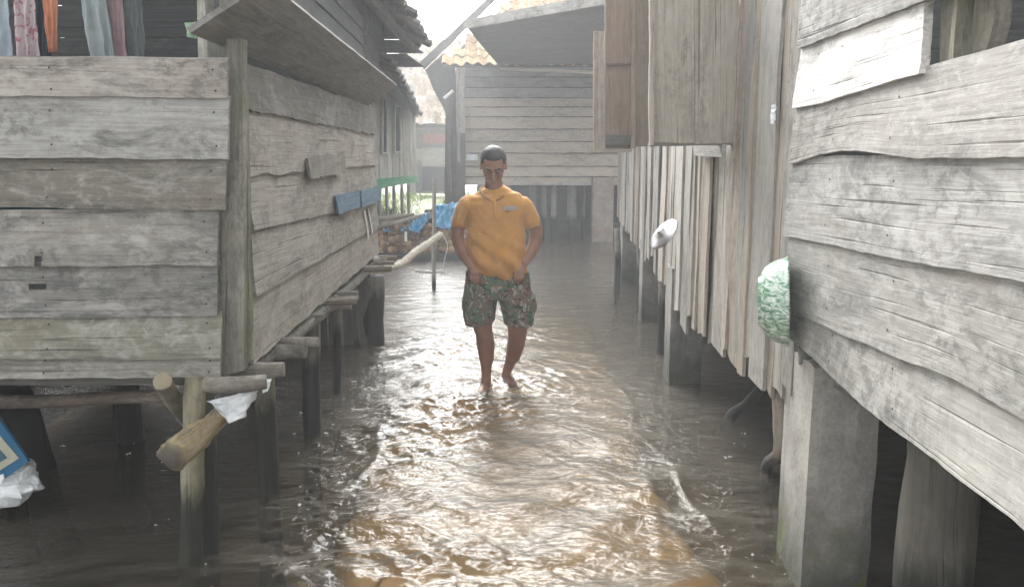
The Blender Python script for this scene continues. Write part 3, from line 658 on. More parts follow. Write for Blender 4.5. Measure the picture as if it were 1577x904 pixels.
for layer in range(8):
    z = .15 + layer * .085
    y0 = 12.72 + layer * .09
    for i in range(24):
        x = -2.6 + i * .082 + (layer % 2) * .04 + random.uniform(-.015, .015)
        if z > pile_h(x): continue
        k = random.choice((0, 0, 1, 1, 2)); src = mbs[k]; c = src if (cnt < 3 and False) else src.copy()
        COL.objects.link(c); c.location = (x, y0 + random.uniform(-.03, .03), z + random.uniform(-.015, .015)); c.rotation_euler = [random.uniform(0, 6.3) for _ in range(3)]
        tag(c, 'brown coconut in the heap behind the man beneath the blue tarpaulin', 'coconut', 'coconuts heaped behind the man'); cnt += 1
for o in mbs: bpy.data.objects.remove(o)
# fill behind the front layer so the heap is solid
q = MB(); nxx = 26
for i in range(nxx):
    x = -2.65 + i * .076; h = pile_h(x)
    for j, (yy, zz) in enumerate(((12.72, .1), (12.82, h * .3), (13.0, h * .62), (13.3, h * .95), (14.1, h * .9))): q.add((x, yy + .06, zz), (x, yy, zz), (.05, .038, .028))
for i in range(nxx - 1):
    for j in range(4): a = i * 5 + j; q.f.append((a, a + 1, a + 6, a + 5))
tag(q.build('husk_litter', M['coconut']), 'dark husk litter filling the heap under the coconuts', 'husks', kind='stuff')
def tarp(pt, pb, Y_, lab, mat, folds=.04, freq=9, name='tarpaulin', cat='tarpaulin'):
    q = MB(); cloth(q, [atY(a, b_, Y_ + .35) for a, b_ in pt], [atY(a, b_, Y_) for a, b_ in pb], (0, -1, .5), (.5, .5, .5), folds, freq, cr=.04); tag(q.build(name, mat, base=atY(*pb[0], Y_), smooth=True), lab, cat)
tarp([(590, 348), (612, 346), (628, 346)], [(590, 356), (606, 360), (628, 354)], 12.9, 'small light blue tarpaulin flap on the left of the coconut heap', M['tarp'])
tarp([(634, 340), (650, 330), (661, 328)], [(628, 356), (642, 358), (656, 345)], 12.8, 'crumpled light blue tarpaulin at the middle of the coconut heap', M['tarp'])
tarp([(668, 318), (682, 314), (708, 312)], [(668, 350), (682, 352), (706, 350)], 12.8, 'blue tarpaulin hanging between the pole and the man', M['tarp'])
tarp([(654, 325), (672, 320), (720, 322)], [(650, 368), (680, 372), (722, 366)], 12.95, 'black plastic sheeting over the right of the coconut heap', M['black'], .05, name='plastic_sheet', cat='plastic sheet')
tarp([(600, 345), (625, 342), (655, 333)], [(598, 352), (630, 356), (652, 352)], 13.05, 'dark sheet under the blue tarpaulins on the left', M['black'], .03, name='plastic_sheet', cat='plastic sheet')
for i, (a_, b_, r, lab) in enumerate((((560, 340), (636, 331), .045, 'topmost pale bamboo pole lying behind the left house'), ((565, 347), (640, 336), .03, 'middle thin bamboo pole lying behind the left house'), ((570, 353), (662, 328), .03, 'long slanting bamboo pole reaching to the blue tarpaulin'))):
    q = MB(); tube(q, [atY(*a_, 12.3 + .1 * i), atY((a_[0] + b_[0]) / 2, (a_[1] + b_[1]) / 2 + 1, 12.8), atY(*b_, 13.3)], [r, r, r * .8], (.36, .32, .27)); tag(q.build('bamboo_pole', M['log'], base=atY(*a_, 12.3 + .1 * i), smooth=True), lab, 'pole', 'bamboo poles behind the left house')
q = MB(); b0 = atY(625, 372, 12.6); tube(q, [atY(625, 372, 12.6), atY(625, 357, 12.6)], [.022, .02], (.75, .75, .72), seg=8); tag(q.build('white_stick', M['string'], base=b0), 'short white stick upright against the coconut heap', 'stick')

# ================================================================== NEAR RIGHT HOUSE
RB = (1.8, 1.4, 0)
RH = empty('stilt_house', RB, 'near right stilt house with wide bleached planks and a dark window opening', 'house')
XR = 1.05
def RX(px, py, out=0.): return atX(px, py, XR) + V((-out, 0, 0))
nr = (-1, 0, 0)
rr_ = [  # (bottom poly, top poly, tone)
    ([(1236, 72), (1330, 38), (1440, -3), (1900, -180)], [(1240, -60), (1900, -420)], (0.302, 0.302, 0.294)),
    ([(1228, 166), (1300, 148), (1427, 110)], [(1236, 66), (1330, 32), (1427, -4)], (.80, .80, .79)),  # near-white tone paints the skylight glaring on this board
    ([(1222, 250), (1262, 238), (1290, 231), (1330, 229), (1366, 234), (1430, 242), (1577, 240), (1900, 228)], [(1227, 161), (1427, 103), (1577, 62), (1900, -30)], (0.353, 0.344, 0.328)),
    ([(1214, 360), (1300, 376), (1400, 398), (1577, 427), (1900, 490)], [(1220, 244), (1300, 240), (1577, 232), (1900, 220)], (0.378, 0.378, 0.370)),
    ([(1216, 470), (1300, 510), (1430, 560), (1500, 590), (1577, 636), (1900, 800)], [(1216, 362), (1577, 424), (1900, 480)], (0.344, 0.344, 0.328)),
    ([(1221, 516), (1269, 556), (1322, 609), (1364, 640), (1453, 707), (1577, 800), (1900, 1050)], [(1221, 466), (1577, 628), (1900, 790)], (0.378, 0.378, 0.361))]
q = MB()
for k, (bt, tp, tn) in enumerate(rr_):
    dn = 3
    # resample both by Y so that the board runs true
    def rs(poly, out):
        P_ = [RX(a, b_ + (dn if out > .01 else 0), out) for a, b_ in poly]; return P_
    board(q, rs(bt, .020), rs(tp, .003), nr, .024, tn, du=.02, dv=.015, wav=.003, warp=.004, ragged=.006, jit=.02, nails=(.015, .22, .45))
q.build('alley_wall', M['plank_right'], RH, RB)
# wall strip right of the window is out of frame; posts inside the opening
q = MB(); board(q, [RX(1428, 112, -.03), RX(1432, -60, -.03)], [RX(1462, 100, -.03), RX(1468, -60, -.03)], nr, .05, (.20, .19, .17)); q.build('window_post', M['plank_side'], RH, RB)
q = MB(); board(q, [RX(1452, 103, -.012), RX(1466, -60, -.012)], [RX(1458, 101, -.012), RX(1473, -60, -.012)], nr, .02, (.30, .27, .22)); q.build('window_frame', M['plank_side'], RH, RB)
q = MB(); board(q, [RX(1457, 102, -.05), RX(1476, -70, -.05)], [RX(1476, 96, -.05), RX(1490, 60, -.05), RX(1496, 30, -.05), RX(1497, -70, -.05)], nr, .04, (.22, .2, .17)); q.build('window_post', M['plank_side'], RH, RB)
q = MB()
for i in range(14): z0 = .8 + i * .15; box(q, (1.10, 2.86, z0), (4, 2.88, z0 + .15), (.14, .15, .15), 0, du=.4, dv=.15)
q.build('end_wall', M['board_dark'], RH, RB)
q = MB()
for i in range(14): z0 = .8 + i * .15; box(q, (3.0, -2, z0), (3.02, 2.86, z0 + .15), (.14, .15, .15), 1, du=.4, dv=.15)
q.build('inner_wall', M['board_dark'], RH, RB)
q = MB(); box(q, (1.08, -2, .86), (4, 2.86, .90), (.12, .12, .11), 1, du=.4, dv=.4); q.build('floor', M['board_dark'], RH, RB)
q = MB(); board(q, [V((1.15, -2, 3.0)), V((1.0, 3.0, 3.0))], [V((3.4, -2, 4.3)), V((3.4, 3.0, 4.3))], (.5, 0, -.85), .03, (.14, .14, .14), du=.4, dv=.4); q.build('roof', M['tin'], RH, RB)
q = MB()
for i in range(40): y0 = -2 + i * .125; box(q, (3.3, y0, -.5), (3.32, y0 + .12, .88), (.11, .11, .1), 2, du=.3, dv=.15)  # dark screen added to keep skylight out from under the floor
q.build('dark_screen', M['board_dark'], RH, RB)
# concrete pillar
def pillar(ft, ztop, name, root, rb, mat, deep=-.6, lab=None, chip=.01):
    q = MB(); nz = 26; ft = [V((a, b_, 0)) for a, b_ in ft]; ring = []
    for e in range(4):
        for s in range(6): ring.append(ft[e].lerp(ft[(e + 1) % 4], s / 6))
    c = sum(ring, V()) / len(ring); rows_ = []
    for j in range(nz + 1):
        z = deep + (ztop - deep) * j / nz; row = []
        for k, p_ in enumerate(ring):
            sh = .985 if k % 6 == 0 else 1
            pp_ = c.lerp(p_, sh); zz = z + (chip * 2.5 * noise.noise((p_.x * 14, p_.y * 14, 3)) if j == nz else 0)
            dn_ = noise.noise((pp_.x * 20, pp_.y * 20, z * 9)) * .004 + (-chip * max(0, noise.noise((pp_.x * 9, pp_.y * 9, z * 6))) if k % 6 in (0, 1, 5) else 0)
            pp_ = pp_ + (pp_ - c).normalized() * dn_; row.append(q.add((pp_.x, pp_.y, zz), (zz, k, 0), (.3, .3, .3)))
        rows_.append(row)
    for r0, r1 in zip(rows_, rows_[1:]):
        for k in range(24): q.f.append((r0[k], r0[(k + 1) % 24], r1[(k + 1) % 24], r1[k]))
    t = q.add((c.x, c.y, ztop + chip * .5), (0, 0, 0), (.3, .3, .3))
    for k in range(24): q.f.append((rows_[-1][k], rows_[-1][(k + 1) % 24], t))
    o = q.build(name, mat, root, rb)
    if lab: o['label'] = lab
pillar([(1.075, 3.04), (1.045, 2.68), (1.30, 2.70), (1.33, 3.04)], .845, 'concrete_pillar', RH, RB, M['concrete'], lab='pale rough concrete pillar, mossy at the waterline')
post((1.22, 2.12, -.1), V((1.20, 2.12, .84)), [.095, .108, .12], (.10, .096, .08), M['post_dark'], RH, RB, lump=.10, deep=.5, lab='rough tree trunk stilt')
for x_, y_ in ((1.8, 2.0), (2.6, 2.6), (2.5, 1.2)): post((x_, y_, 0), (x_, y_, .88), .07, (.10, .1, .09), M['post_dark'], RH, RB)
q = MB(); tube(q, [RX(1232, 560, -.03), RX(1228, 516, -.03)], [.035, .03], (.18, .18, .17)); q.build('beam', M['log'], RH, RB, smooth=True)
q = MB(); tube(q, [atY(1286, 584, 2.72), atY(1262, 575, 2.9), atY(1225, 545, 3.3)], [.025, .03, .03], (.27, .22, .18), cap=(.4, .36, .3)); q.build('joist', M['log'], RH, RB, smooth=True)
q = MB(); box(q, (1.12, -2, .78), (1.2, 2.8, .86), (.14, .14, .13), 1, du=.3); q.build('beam', M['log'], RH, RB)

# ================================================================== MIDDLE RIGHT HOUSE (upright boards)
MBs = (2.4, 6.5, 0)
MH = empty('stilt_house', MBs, 'middle right stilt house clad in narrow upright grey boards with ragged ends', 'house')
W = [V((1.095, 2.93, 0)), V((1.13, 5.0, 0)), V((1.28, 7.65, 0)), V((1.44, 10.7, 0))]
zb = [(2.93, .66), (3.4, .60), (4.0, .58), (4.6, .54), (5.4, .52), (6.2, .60), (7.0, .68), (8.5, .72), (10.7, .80)]
def interp(t, tab):
    for (a, va), (b_, vb) in zip(tab, tab[1:]):
        if t <= b_: return va + (vb - va) * (t - a) / (b_ - a)
    return tab[-1][1]
def wallpt(Y_):
    for a, b_ in zip(W, W[1:]):
        if Y_ <= b_.y: return a.lerp(b_, (Y_ - a.y) / (b_.y - a.y)), V((-(b_.y - a.y), b_.x - a.x, 0)).normalized()
    return W[-1].copy(), V((-1, .06, 0))
q = MB(); y = 2.93; i = 0
tones = [tuple(c * 1.15 for c in t_) for t_ in [(.33, .32, .30), (.36, .34, .31), (.27, .265, .25), (.38, .37, .35), (.30, .26, .22), (.24, .24, .23), (.34, .30, .26)]]
while y < 10.6:
    w = random.choice((.05, .07, .09, .12, .16, .20)) * (1.25 if y > 6 else 1)
    if y < 3.7: w = (.10, .05, .13, .07, .22, .12, .08)[i % 7]
    p0, nn = wallpt(y); p1, _ = wallpt(y + w + .004); out = (.0, .012, .022, .008, .028)[random.randrange(5)] + .01
    z0 = interp(y, zb) + random.uniform(-.03, .06); z1 = 3.0
    cut = random.uniform(-.035, .035)
    a0 = p0 + nn * out + V((0, 0, z0 + cut)); b0 = p1 + nn * out + V((0, 0, z0))
    lean = random.uniform(-.004, .004)
    board(q, [a0, V((p0.x, p0.y + lean, z1)) + nn * out], [b0, V((p1.x, p1.y + lean, z1)) + nn * out], nn, .016, random.choice(tones), du=.06, dv=.06, wav=.003, warp=.010, ragged=.02, jit=.12)
    y += w * random.choice((1, 1, .96)); i += 1
q.build('alley_wall', M['plank_vert'], MH, MBs)
q = MB()        # backing layer so no daylight shows between boards
for a, b_ in zip(W, W[1:]):
    for i in range(14):
        z0 = .80 + i * .16; nn = V((-(b_.y - a.y), b_.x - a.x, 0)).normalized(); o_ = -nn * .03
        board(q, [a + o_ + V((0, 0, z0)), b_ + o_ + V((0, 0, z0))], [a + o_ + V((0, 0, z0 + .17)), b_ + o_ + V((0, 0, z0 + .17))], nn, .015, (.24, .23, .21), du=.4, dv=.2)
q.build('backing_wall', M['board_dark'], MH, MBs)
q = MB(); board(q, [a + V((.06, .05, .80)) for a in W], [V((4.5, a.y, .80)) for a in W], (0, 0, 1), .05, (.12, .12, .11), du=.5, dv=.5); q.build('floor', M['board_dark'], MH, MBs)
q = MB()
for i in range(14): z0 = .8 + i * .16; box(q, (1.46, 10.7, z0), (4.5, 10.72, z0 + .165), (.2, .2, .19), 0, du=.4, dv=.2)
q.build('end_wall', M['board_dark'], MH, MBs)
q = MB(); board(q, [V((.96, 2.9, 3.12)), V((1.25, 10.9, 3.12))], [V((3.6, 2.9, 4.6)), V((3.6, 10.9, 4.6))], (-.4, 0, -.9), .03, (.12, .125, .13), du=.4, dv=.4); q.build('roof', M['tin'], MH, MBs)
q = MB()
for i in range(64): y0 = 2.95 + i * .125; box(q, (3.3, y0, -.5), (3.32, y0 + .122, .8), (.11, .11, .1), 2, du=.3, dv=.15)  # dark screens added behind the stilts to shut out bright sky
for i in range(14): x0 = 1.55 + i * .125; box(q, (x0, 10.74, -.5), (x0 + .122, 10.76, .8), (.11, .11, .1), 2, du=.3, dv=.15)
q.build('dark_screen', M['board_dark'], MH, MBs)
# small plate under the shutter (nailed cross board)
q = MB(); p0, nn = wallpt(4.2); p1, _ = wallpt(4.75)
q = MB(); board(q, [on_line(1089, 240, W[0], W[1]) + nn * .075, on_line(1136, 243, W[0], W[1]) + nn * .075], [on_line(1086, 222, W[0], W[1]) + nn * .075, on_line(1136, 222, W[0], W[1]) + nn * .075], nn, .02, (.34, .34, .32)); q.build('window_sill', M['plank_vert'], MH, MBs)
# open shutters
def shutter(pxs, ybs, Y_, tn, mat, lab, ytop=-90, tilt=0., yt=None, nb=1):
    q = MB(); x0, x1 = pxs; top = ytop
    for i in range(nb):
        a = x0 + (x1 - x0) * i / nb; b_ = x0 + (x1 - x0) * (i + 1) / nb - .6
        board(q, [atY(a, ybs[0], Y_), atY(a, top, Y_)], [atY(b_, ybs[1], Y_), atY(b_, top, Y_)], (0, -1, 0), .025, tn, du=.03, dv=.03, wav=.001, warp=.003, jit=.06)
    o = q.build('shutter', mat, MH, MBs); o['label'] = lab; return o
sh = shutter((1001, 1139), (222, 220), 4.02, (.43, .40, .35), M['plank_vert'], 'large grey shutter open across the alley', nb=2)
q = MB(); board(q, [atY(1000, 226, 4.02), atY(1139, 223, 4.02)], [atY(1000, 220, 4.02), atY(1139, 218, 4.02)], (0, -1, 0), .05, (.2, .19, .17), wav=.001); q.build('edge_batten', M['plank_vert'], sh, MBs)
s2 = shutter((932, 975), (229, 229), 4.95, (.27, .205, .165), M['brown_wood'], 'brown shutter leaf behind the large grey one')
q = MB(); board(q, [atY(972, 228, 4.91), atY(973, -90, 4.91)], [atY(980, 228, 4.91), atY(981, -90, 4.91)], (0, -1, 0), .03, (.36, .31, .25)); q.build('edge_batten', M['brown_wood'], s2, MBs)
q = MB(); board(q, [atY(934, 102, 4.93), atY(974, 100, 4.93)], [atY(934, 98, 4.93), atY(974, 97, 4.93)], (0, -1, 0), .01, (.13, .1, .08), wav=.001); q.build('cross_batten', M['brown_wood'], s2, MBs)
q = MB(); board(q, [atY(933, 226, 4.93), atY(975, 226, 4.93)], [atY(933, 208, 4.93), atY(975, 208, 4.93)], (0, -1, 0), .015, (.13, .14, .13), wav=.001); q.build('cross_batten', M['brown_wood'], s2, MBs)
shutter((980, 1001), (226, 226), 4.85, (.20, .165, .14), M['brown_wood'], 'narrow dark brown shutter leaf next to the large grey one')
q = MB(); board(q, [atY(1000, 224, 4.0), atY(1001, -90, 4.0)], [atY(1007, 224, 4.0), atY(1008, -90, 4.0)], (0, -1, 0), .03, (.42, .38, .33)); q.build('edge_batten', M['plank_vert'], sh, MBs)
for (a, b_, tn) in ((914, 921, (.36, .30, .26)), (921, 933, (.37, .36, .34))):
    q = MB(); board(q, [atY(a, 235, 5.12), atY(a, 48, 5.12)], [atY(b_, 235, 5.12), atY(b_, 48, 5.12)], (0, -1, 0), .02, tn, wav=.002); o = q.build('shutter_board', M['plank_vert'], MH, MBs)
q = MB(); board(q, [atY(918, 236, 5.1), atY(973, 234, 5.1)], [atY(918, 230, 5.1), atY(973, 229, 5.1)], (0, -1, 0), .06, (.36, .35, .33), wav=.002); q.build('shutter_rail', M['plank_vert'], MH, MBs)
# stilts of the middle house
pillar([(1.115, 5.72), (1.107, 5.47), (1.345, 5.49), (1.35, 5.72)], .82, 'concrete_pillar', MH, MBs, M['concrete_far'], lab='concrete pillar with pale narrow side, nearest under the upright boards')
pillar([(1.27, 7.9), (1.262, 7.65), (1.50, 7.65), (1.50, 7.9)], .80, 'concrete_pillar', MH, MBs, M['concrete_far'])
pillar([(1.43, 10.55), (1.43, 10.3), (1.70, 10.3), (1.70, 10.55)], .80, 'concrete_pillar', MH, MBs, M['concrete_far'])
for px, y0, Y_ in ((950, 365, 9.6), (1020, 400, 6.4), (985, 352, 8.3)):
    pb = atY(px, y0, Y_); q = MB(); tube(q, [V((pb.x, Y_, pb.z + .1)), V((pb.x + .02, Y_, .3)), V((pb.x, Y_, -.5))], [.035, .04, .045], (.28, .27, .25)); q.build('stilt', M['post_dark'], MH, MBs, smooth=True)
for x_, y_ in ((2.2, 5.2), (2.4, 7.6), (2.3, 3.9), (2.5, 10)): post((x_, y_, 0), (x_, y_, .78), .08, (.10, .1, .09), M['post_dark'], MH, MBs)
q = MB(); b0 = atZ(1178, 690, 0); tube(q, [V((1.12, 3.25, .62)), V((1.14, 3.22, .35)), atZ(1190, 735, 0) + V((0, .1, 0)), atZ(1190, 760, 0) + V((0, 0, -.3))], [.03, .034, .026, .03], (.24, .21, .17), lump=.15); q.build('stilt', M['post'], MH, MBs, smooth=True)
# things on the right wall
q = MB(); b0 = atZ(1127, 642, 0); tube(q, [b0 + V((-.06, .0, -.12)), b0 + V((0, 0, .01)), atY(1150, 622, b0.y - .1), atY(1180, 588, b0.y - .35)], [.035, .035, .03, .028], (.13, .13, .12), lump=.12)
tag(q.build('leaning_stick', M['post_dark'], base=b0, smooth=True), 'dark stick slanting out of the water beside the right concrete pillar', 'stick')
def revolve(q, c, ax, prof, seg=40, tone=(.5, .5, .5), ell=1.):
    ax = V(ax).normalized(); u = ax.orthogonal().normalized(); u = V((0, 0, 1)) - ax * ax.z; u.normalize(); w = ax.cross(u); rows_ = []
    for (h, r) in prof:
        rows_.append([q.add(c + ax * h + (u * math.cos(2 * math.pi * k / seg) * r + w * math.sin(2 * math.pi * k / seg) * r * ell), (h, k, 0), tone) for k in range(seg)])
    for r0, r1 in zip(rows_, rows_[1:]):
        for k in range(seg): q.f.append((r0[k], r0[(k + 1) % seg], r1[(k + 1) % seg], r1[k]))
    for row in (rows_[0], rows_[-1]): q.f.append(tuple(row))
# enamel basin: rim flat against the house end, bottom facing the alley/left
bc = atX(1213, 464, 1.00); q = MB()
ax = V((-.94, .30, -.05))
revolve(q, bc, ax, [(.012, .135), (.004, .150), (-.004, .162), (.0, .166), (.006, .160), (.025, .154), (.055, .142), (.078, .125), (.090, .104), (.094, .092), (.102, .090), (.102, .03), (.098, .004)], 48)
tag(q.build('enamel_basin', M['enamel'], base=bc, smooth=True), 'green and white marbled enamel basin hung upright on the corner of the right house', 'basin')
q = MB(); lc = atY(1023, 361, 5.3); revolve(q, lc, V((-.76, -.27, .60)), [(-.002, .118), (.0, .122), (.006, .120), (.012, .10), (.026, .07), (.032, .03), (.045, .028), (.05, .02), (.05, .002)], 36)
tag(q.build('pot_lid', M['alu'], base=lc, smooth=True), 'shiny aluminium pot lid hung on the upright boards of the right wall', 'pot lid')
q = MB(); pc = on_line(1216, 176, W[0], W[1]); cloth(q, [pc + V((-.07, -.03, .035)), pc + V((-.07, .02, .035))], [pc + V((-.07, -.02, -.04)), pc + V((-.07, .015, -.03))], (-1, 0, 0), (.75, .8, .85), .004, 5, nu=8, nv=8)
tag(q.build('plastic_scrap', M['plastic'], base=pc), 'white plastic scrap caught where the upright boards meet the bleached planks', 'plastic scrap')

# ================================================================== BACK HOUSE
BB = (.6, 17, 0); BH = empty('stilt_house', BB, 'house across the end of the alley with level grey planks and an orange tiled roof', 'house')
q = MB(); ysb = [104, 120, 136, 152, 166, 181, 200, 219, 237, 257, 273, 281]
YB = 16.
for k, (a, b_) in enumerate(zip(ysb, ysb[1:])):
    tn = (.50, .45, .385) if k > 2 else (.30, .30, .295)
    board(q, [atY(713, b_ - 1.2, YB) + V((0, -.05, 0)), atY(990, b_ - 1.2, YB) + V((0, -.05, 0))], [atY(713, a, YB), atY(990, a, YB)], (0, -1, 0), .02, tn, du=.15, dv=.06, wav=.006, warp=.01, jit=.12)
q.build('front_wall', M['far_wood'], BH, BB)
q = MB(); board(q, [atY(713, 283, YB + .06), atY(990, 283, YB + .06)], [atY(713, 100, YB + .06), atY(990, 100, YB + .06)], (0, -1, 0), .02, (.05, .05, .05), du=.3, dv=.3); q.build('backing_wall', M['board_dark'], BH, BB)  # dark sheet added behind the gaps to deepen the seam shade
q = MB(); board(q, [atY(713, 285, YB - .05), atY(990, 286, YB - .05)], [atY(713, 279, YB - .05), atY(990, 280, YB - .05)], (0, -1, 0), .06, (.45, .44, .42)); q.build('sill_beam', M['far_wood'], BH, BB)
q = MB(); board(q, [atY(703, 205, 15.8), atY(702, 100, 15.8)], [atY(716, 205, 15.8), atY(715, 100, 15.8)], (0, -1, 0), .15, (.50, .49, .46)); q.build('corner_post', M['far_wood'], BH, BB)
q = MB(); board(q, [atY(703, 380, 15.8), atY(703, 205, 15.8)], [atY(716, 380, 15.8), atY(716, 205, 15.8)], (0, -1, 0), .15, (.15, .15, .14)); q.build('corner_post', M['board_dark'], BH, BB)
q = MB()
tube(q, [atY(690, 300, 15.7), atY(691, 150, 15.7)], [.07, .06], (.13, .13, .12)); q.build('stilt', M['board_dark'], BH, BB, smooth=True)
q = MB(); cloth(q, [atY(718, 237, 15.9), atY(735, 238, 15.9)], [atY(718, 247, 15.9), atY(736, 247, 15.9)], (0, -1, 0), (.8, .8, .8), .01, 6, nu=8, nv=5); tag(q.build('poster_scrap', M['plastic'], base=atY(726, 247, 15.9)), 'small white scrap stuck on the end house planks left of the man', 'paper scrap')
for px, w, tn in ((853, 10, (.28, .28, .27)), (881, 15, (.24, .24, .23)), (838, 8, (.16, .16, .16)), (740, 12, (.16, .16, .16)), (780, 12, (.16, .16, .16)), (820, 12, (.16, .16, .16)), (899, 6, (.16, .16, .16))):
    p0 = atY(px, 286, 16.2); q = MB(); tube(q, [p0, V((p0.x, 16.2, -.5))], [w / 154., w / 150.], tn, seg=10); q.build('stilt', M['post_dark'], BH, BB, smooth=True)
a = atY(913, 286, 15.7); b_ = atY(938, 286, 15.7); pillar([(a.x, 16.0), (a.x, 15.7), (b_.x + .1, 15.7), (b_.x + .1, 16.0)], 1.25, 'brick_pillar', BH, BB, plain('old_brick', (.32, .28, .25), .9, .3, 4, .5, spots=((.34, .22, .16), 2.5, .54, .5)), chip=.005)
q = MB(); box(q, (-.9, 16.03, 1.12), (3.4, 21.1, 1.18), (.05, .05, .05), 0, du=.6, dv=.6); q.build('floor', M['board_dark'], BH, BB)
q = MB(); box(q, (-.9, 21, -.5), (3.4, 21.05, 1.2), (.02, .022, .022), 0, du=.6, dv=.6); q.build('back_screen', M['board_dark'], BH, BB)  # near-black sheet added for the darkness beneath the floor
q = MB(); box(q, (-.95, 16.05, 1.18), (-.92, 20, 3.4), (.2, .2, .19), 1, du=.6, dv=.3); box(q, (3.4, 16.05, 1.18), (3.43, 20, 3.4), (.2, .2, .19), 1, du=.6, dv=.3); q.build('side_wall', M['board_dark'], BH, BB)
# tiled roof over it
e0 = atY(680, 99, 15.4); q = MB()
tile_roof(q, e0, (1, 0, 0), (0, .74, .62), 24, 13, .21, .24, [(.46, .30, .16), (.52, .40, .24), (.40, .28, .17), (.52, .46, .30)], jag=.02, start=lambda r: r * .62, amp=.035)
ro = q.build('roof', M['tile'], BH, BB)
q = MB(); board(q, [e0 + V((0, .1, -.05)), e0 + V((5, .1, -.05))], [e0 + V((1.6, 2.4, 1.88)), e0 + V((5, 2.4, 1.88))], (0, .6, -.7), .02, (.1, .1, .1), du=.5, dv=.5); q.build('roof_lining', M['board_dark'], ro, BB)
q = MB(); board(q, [atY(645, 98, 15.5), atY(757, -8, 16.8)], [atY(652, 106, 15.5), atY(762, 0, 16.8)], (0, -1, 0), .15, (.09, .09, .09)); q.build('barge_board', M['board_dark'], ro, BB)
# dark lean-to left of the corner
q = MB(); board(q, [atY(655, 108, 15.9), atY(668, 140, 15.9), atY(684, 168, 15.9), atY(690, 195, 15.9)], [atY(684, 82, 15.9), atY(700, 96, 15.9), atY(704, 140, 15.9), atY(705, 195, 15.9)], (0, -1, 0), .04, (.10, .105, .11), du=.1, dv=.1); q.build('side_panel', M['board_dark'], BH, BB)
q = MB(); board(q, [atY(685, 330, 15.95), atY(704, 330, 15.95)], [atY(687, 190, 15.95), atY(706, 190, 15.95)], (0, -1, 0), .04, (.13, .135, .13), du=.1, dv=.1); q.build('side_panel', M['board_dark'], BH, BB)
q = MB(); tube(q, [atY(684, 152, 15.6), atY(698, 140, 15.6)], [.03, .03], (.6, .6, .58), seg=8); q.build('bracket', M['string'], BH, BB)
# deep awning with pale fascia
P1, P2, P3, P4 = atZ(714, 37, 3.3), atZ(1010, -20, 3.3), atY(1000, 104, 15.9), atY(770, 104, 15.9)
q = MB(); board(q, [P1, P2], [P4, P3], (0, 0, -1), .03, (.2, .2, .195), du=.3, dv=.3, wav=.0, warp=.02); aw_ = q.build('awning', M['board_dark'], BH, BB)
q = MB(); up = V((0, 0, .035)); board(q, [P1 + V((0, -.03, -.07)), P2 + V((0, -.03, -.09))], [P1 + up + V((0, -.03, 0)), P2 + up + V((0, -.03, 0))], (-.7, -.7, 0), .03, (.50, .50, .49), wav=.003); q.build('fascia', M['plank_pale'], aw_, BB)
q = MB(); tube(q, [atY(770, 106, 15.8), atY(940, 113, 15.8)], [.03, .03], (.6, .58, .55), seg=8); q.build('lit_line_pole', M['rope'], BH, BB)  # pale pole drawn for the lit line under the awning
q = MB(); tube(q, [atY(706, 104, 15.6), atY(706, 250, 15.6)], [.03, .03], (.3, .3, .3), seg=8); q.build('drain_pipe', M['far_wood'], BH, BB)

# ================================================================== WHITE HOUSE (left distance)
HB = (-3.2, 16, 0); WH = empty('stilt_house', HB, 'whitewashed house with narrow windows and a green beam beyond the left house', 'house')
wa, wb = (-2.42, 13.6), (-2.16, 18.2); wn = V((4.6, -.26, 0)).normalized()
def WP(px, py, out=0.): return on_line(px, py, wa, wb) + wn * out
q = MB()
for i in range(12):
    y0 = 13.6 + i * 4.6 / 12; y1 = y0 + 4.6 / 12 - .015; x0 = -2.42 + .26 * i / 12; x1 = x0 + .26 / 12
    board(q, [V((x0, y0, 1.24)) + wn * (.01 * (i % 3)), V((x0, y0, 3.2))], [V((x1, y1, 1.24)) + wn * (.01 * (i % 3)), V((x1, y1, 3.2))], wn, .03, (.58, .57, .55), du=.1, dv=.1)
q.build('front_wall', M['plank_pale'], WH, HB)
q = MB(); board(q, [V((-2.42, 13.6, 1.1)) + wn * .04, V((-2.16, 18.2, 1.1)) + wn * .04], [V((-2.42, 13.6, 1.26)) + wn * .04, V((-2.16, 18.2, 1.26)) + wn * .04], wn, .05, (.07, .28, .14)); o = q.build('beam', M['tone'], WH, HB); o['label'] = 'green painted beam along the floor'
def win(x0, x1, yt, yb):
    q = MB(); board(q, [WP(x0, yb, .035), WP(x0, yt, .035)], [WP(x1, yb, .035), WP(x1, yt, .035)], wn, .01, (.045, .05, .055)); w_ = q.build('window', M['tone'], WH, HB)
    q = MB()
    for xx in (x0, x1): board(q, [WP(xx - .8, yb + 2, .06), WP(xx - .8, yt - 2, .06)], [WP(xx + .8, yb + 2, .06), WP(xx + .8, yt - 2, .06)], wn, .03, (.55, .54, .52), wav=0)
    for yy in (yt, yb): board(q, [WP(x0 - .8, yy + 1, .062), WP(x1 + .8, yy + 1, .062)], [WP(x0 - .8, yy - 1, .062), WP(x1 + .8, yy - 1, .062)], wn, .03, (.55, .54, .52), wav=0)
    q.build('frame', M['tone'], w_, HB)
win(585, 592, 152, 236); win(604, 613, 164, 234)
for px in (588, 599, 610, 622, 632):
    p0 = WP(px, 280, -.05); q = MB(); tube(q, [p0 + V((0, 0, .05)), V((p0.x, p0.y, .2))], [.035, .035], (.40, .39, .37), seg=8, sub=3); q.build('stilt', M['far_wood'], WH, HB, smooth=True)
q = MB(); box(q, (-5, 13.7, 1.05), (-2.5, 18.2, 1.12), (.1, .1, .1), 1, du=.5, dv=.5); box(q, (-3.4, 13.7, -.3), (-3.35, 18.2, 1.1), (.05, .05, .05), 1, du=.5, dv=.5); q.build('floor', M['board_dark'], WH, HB)
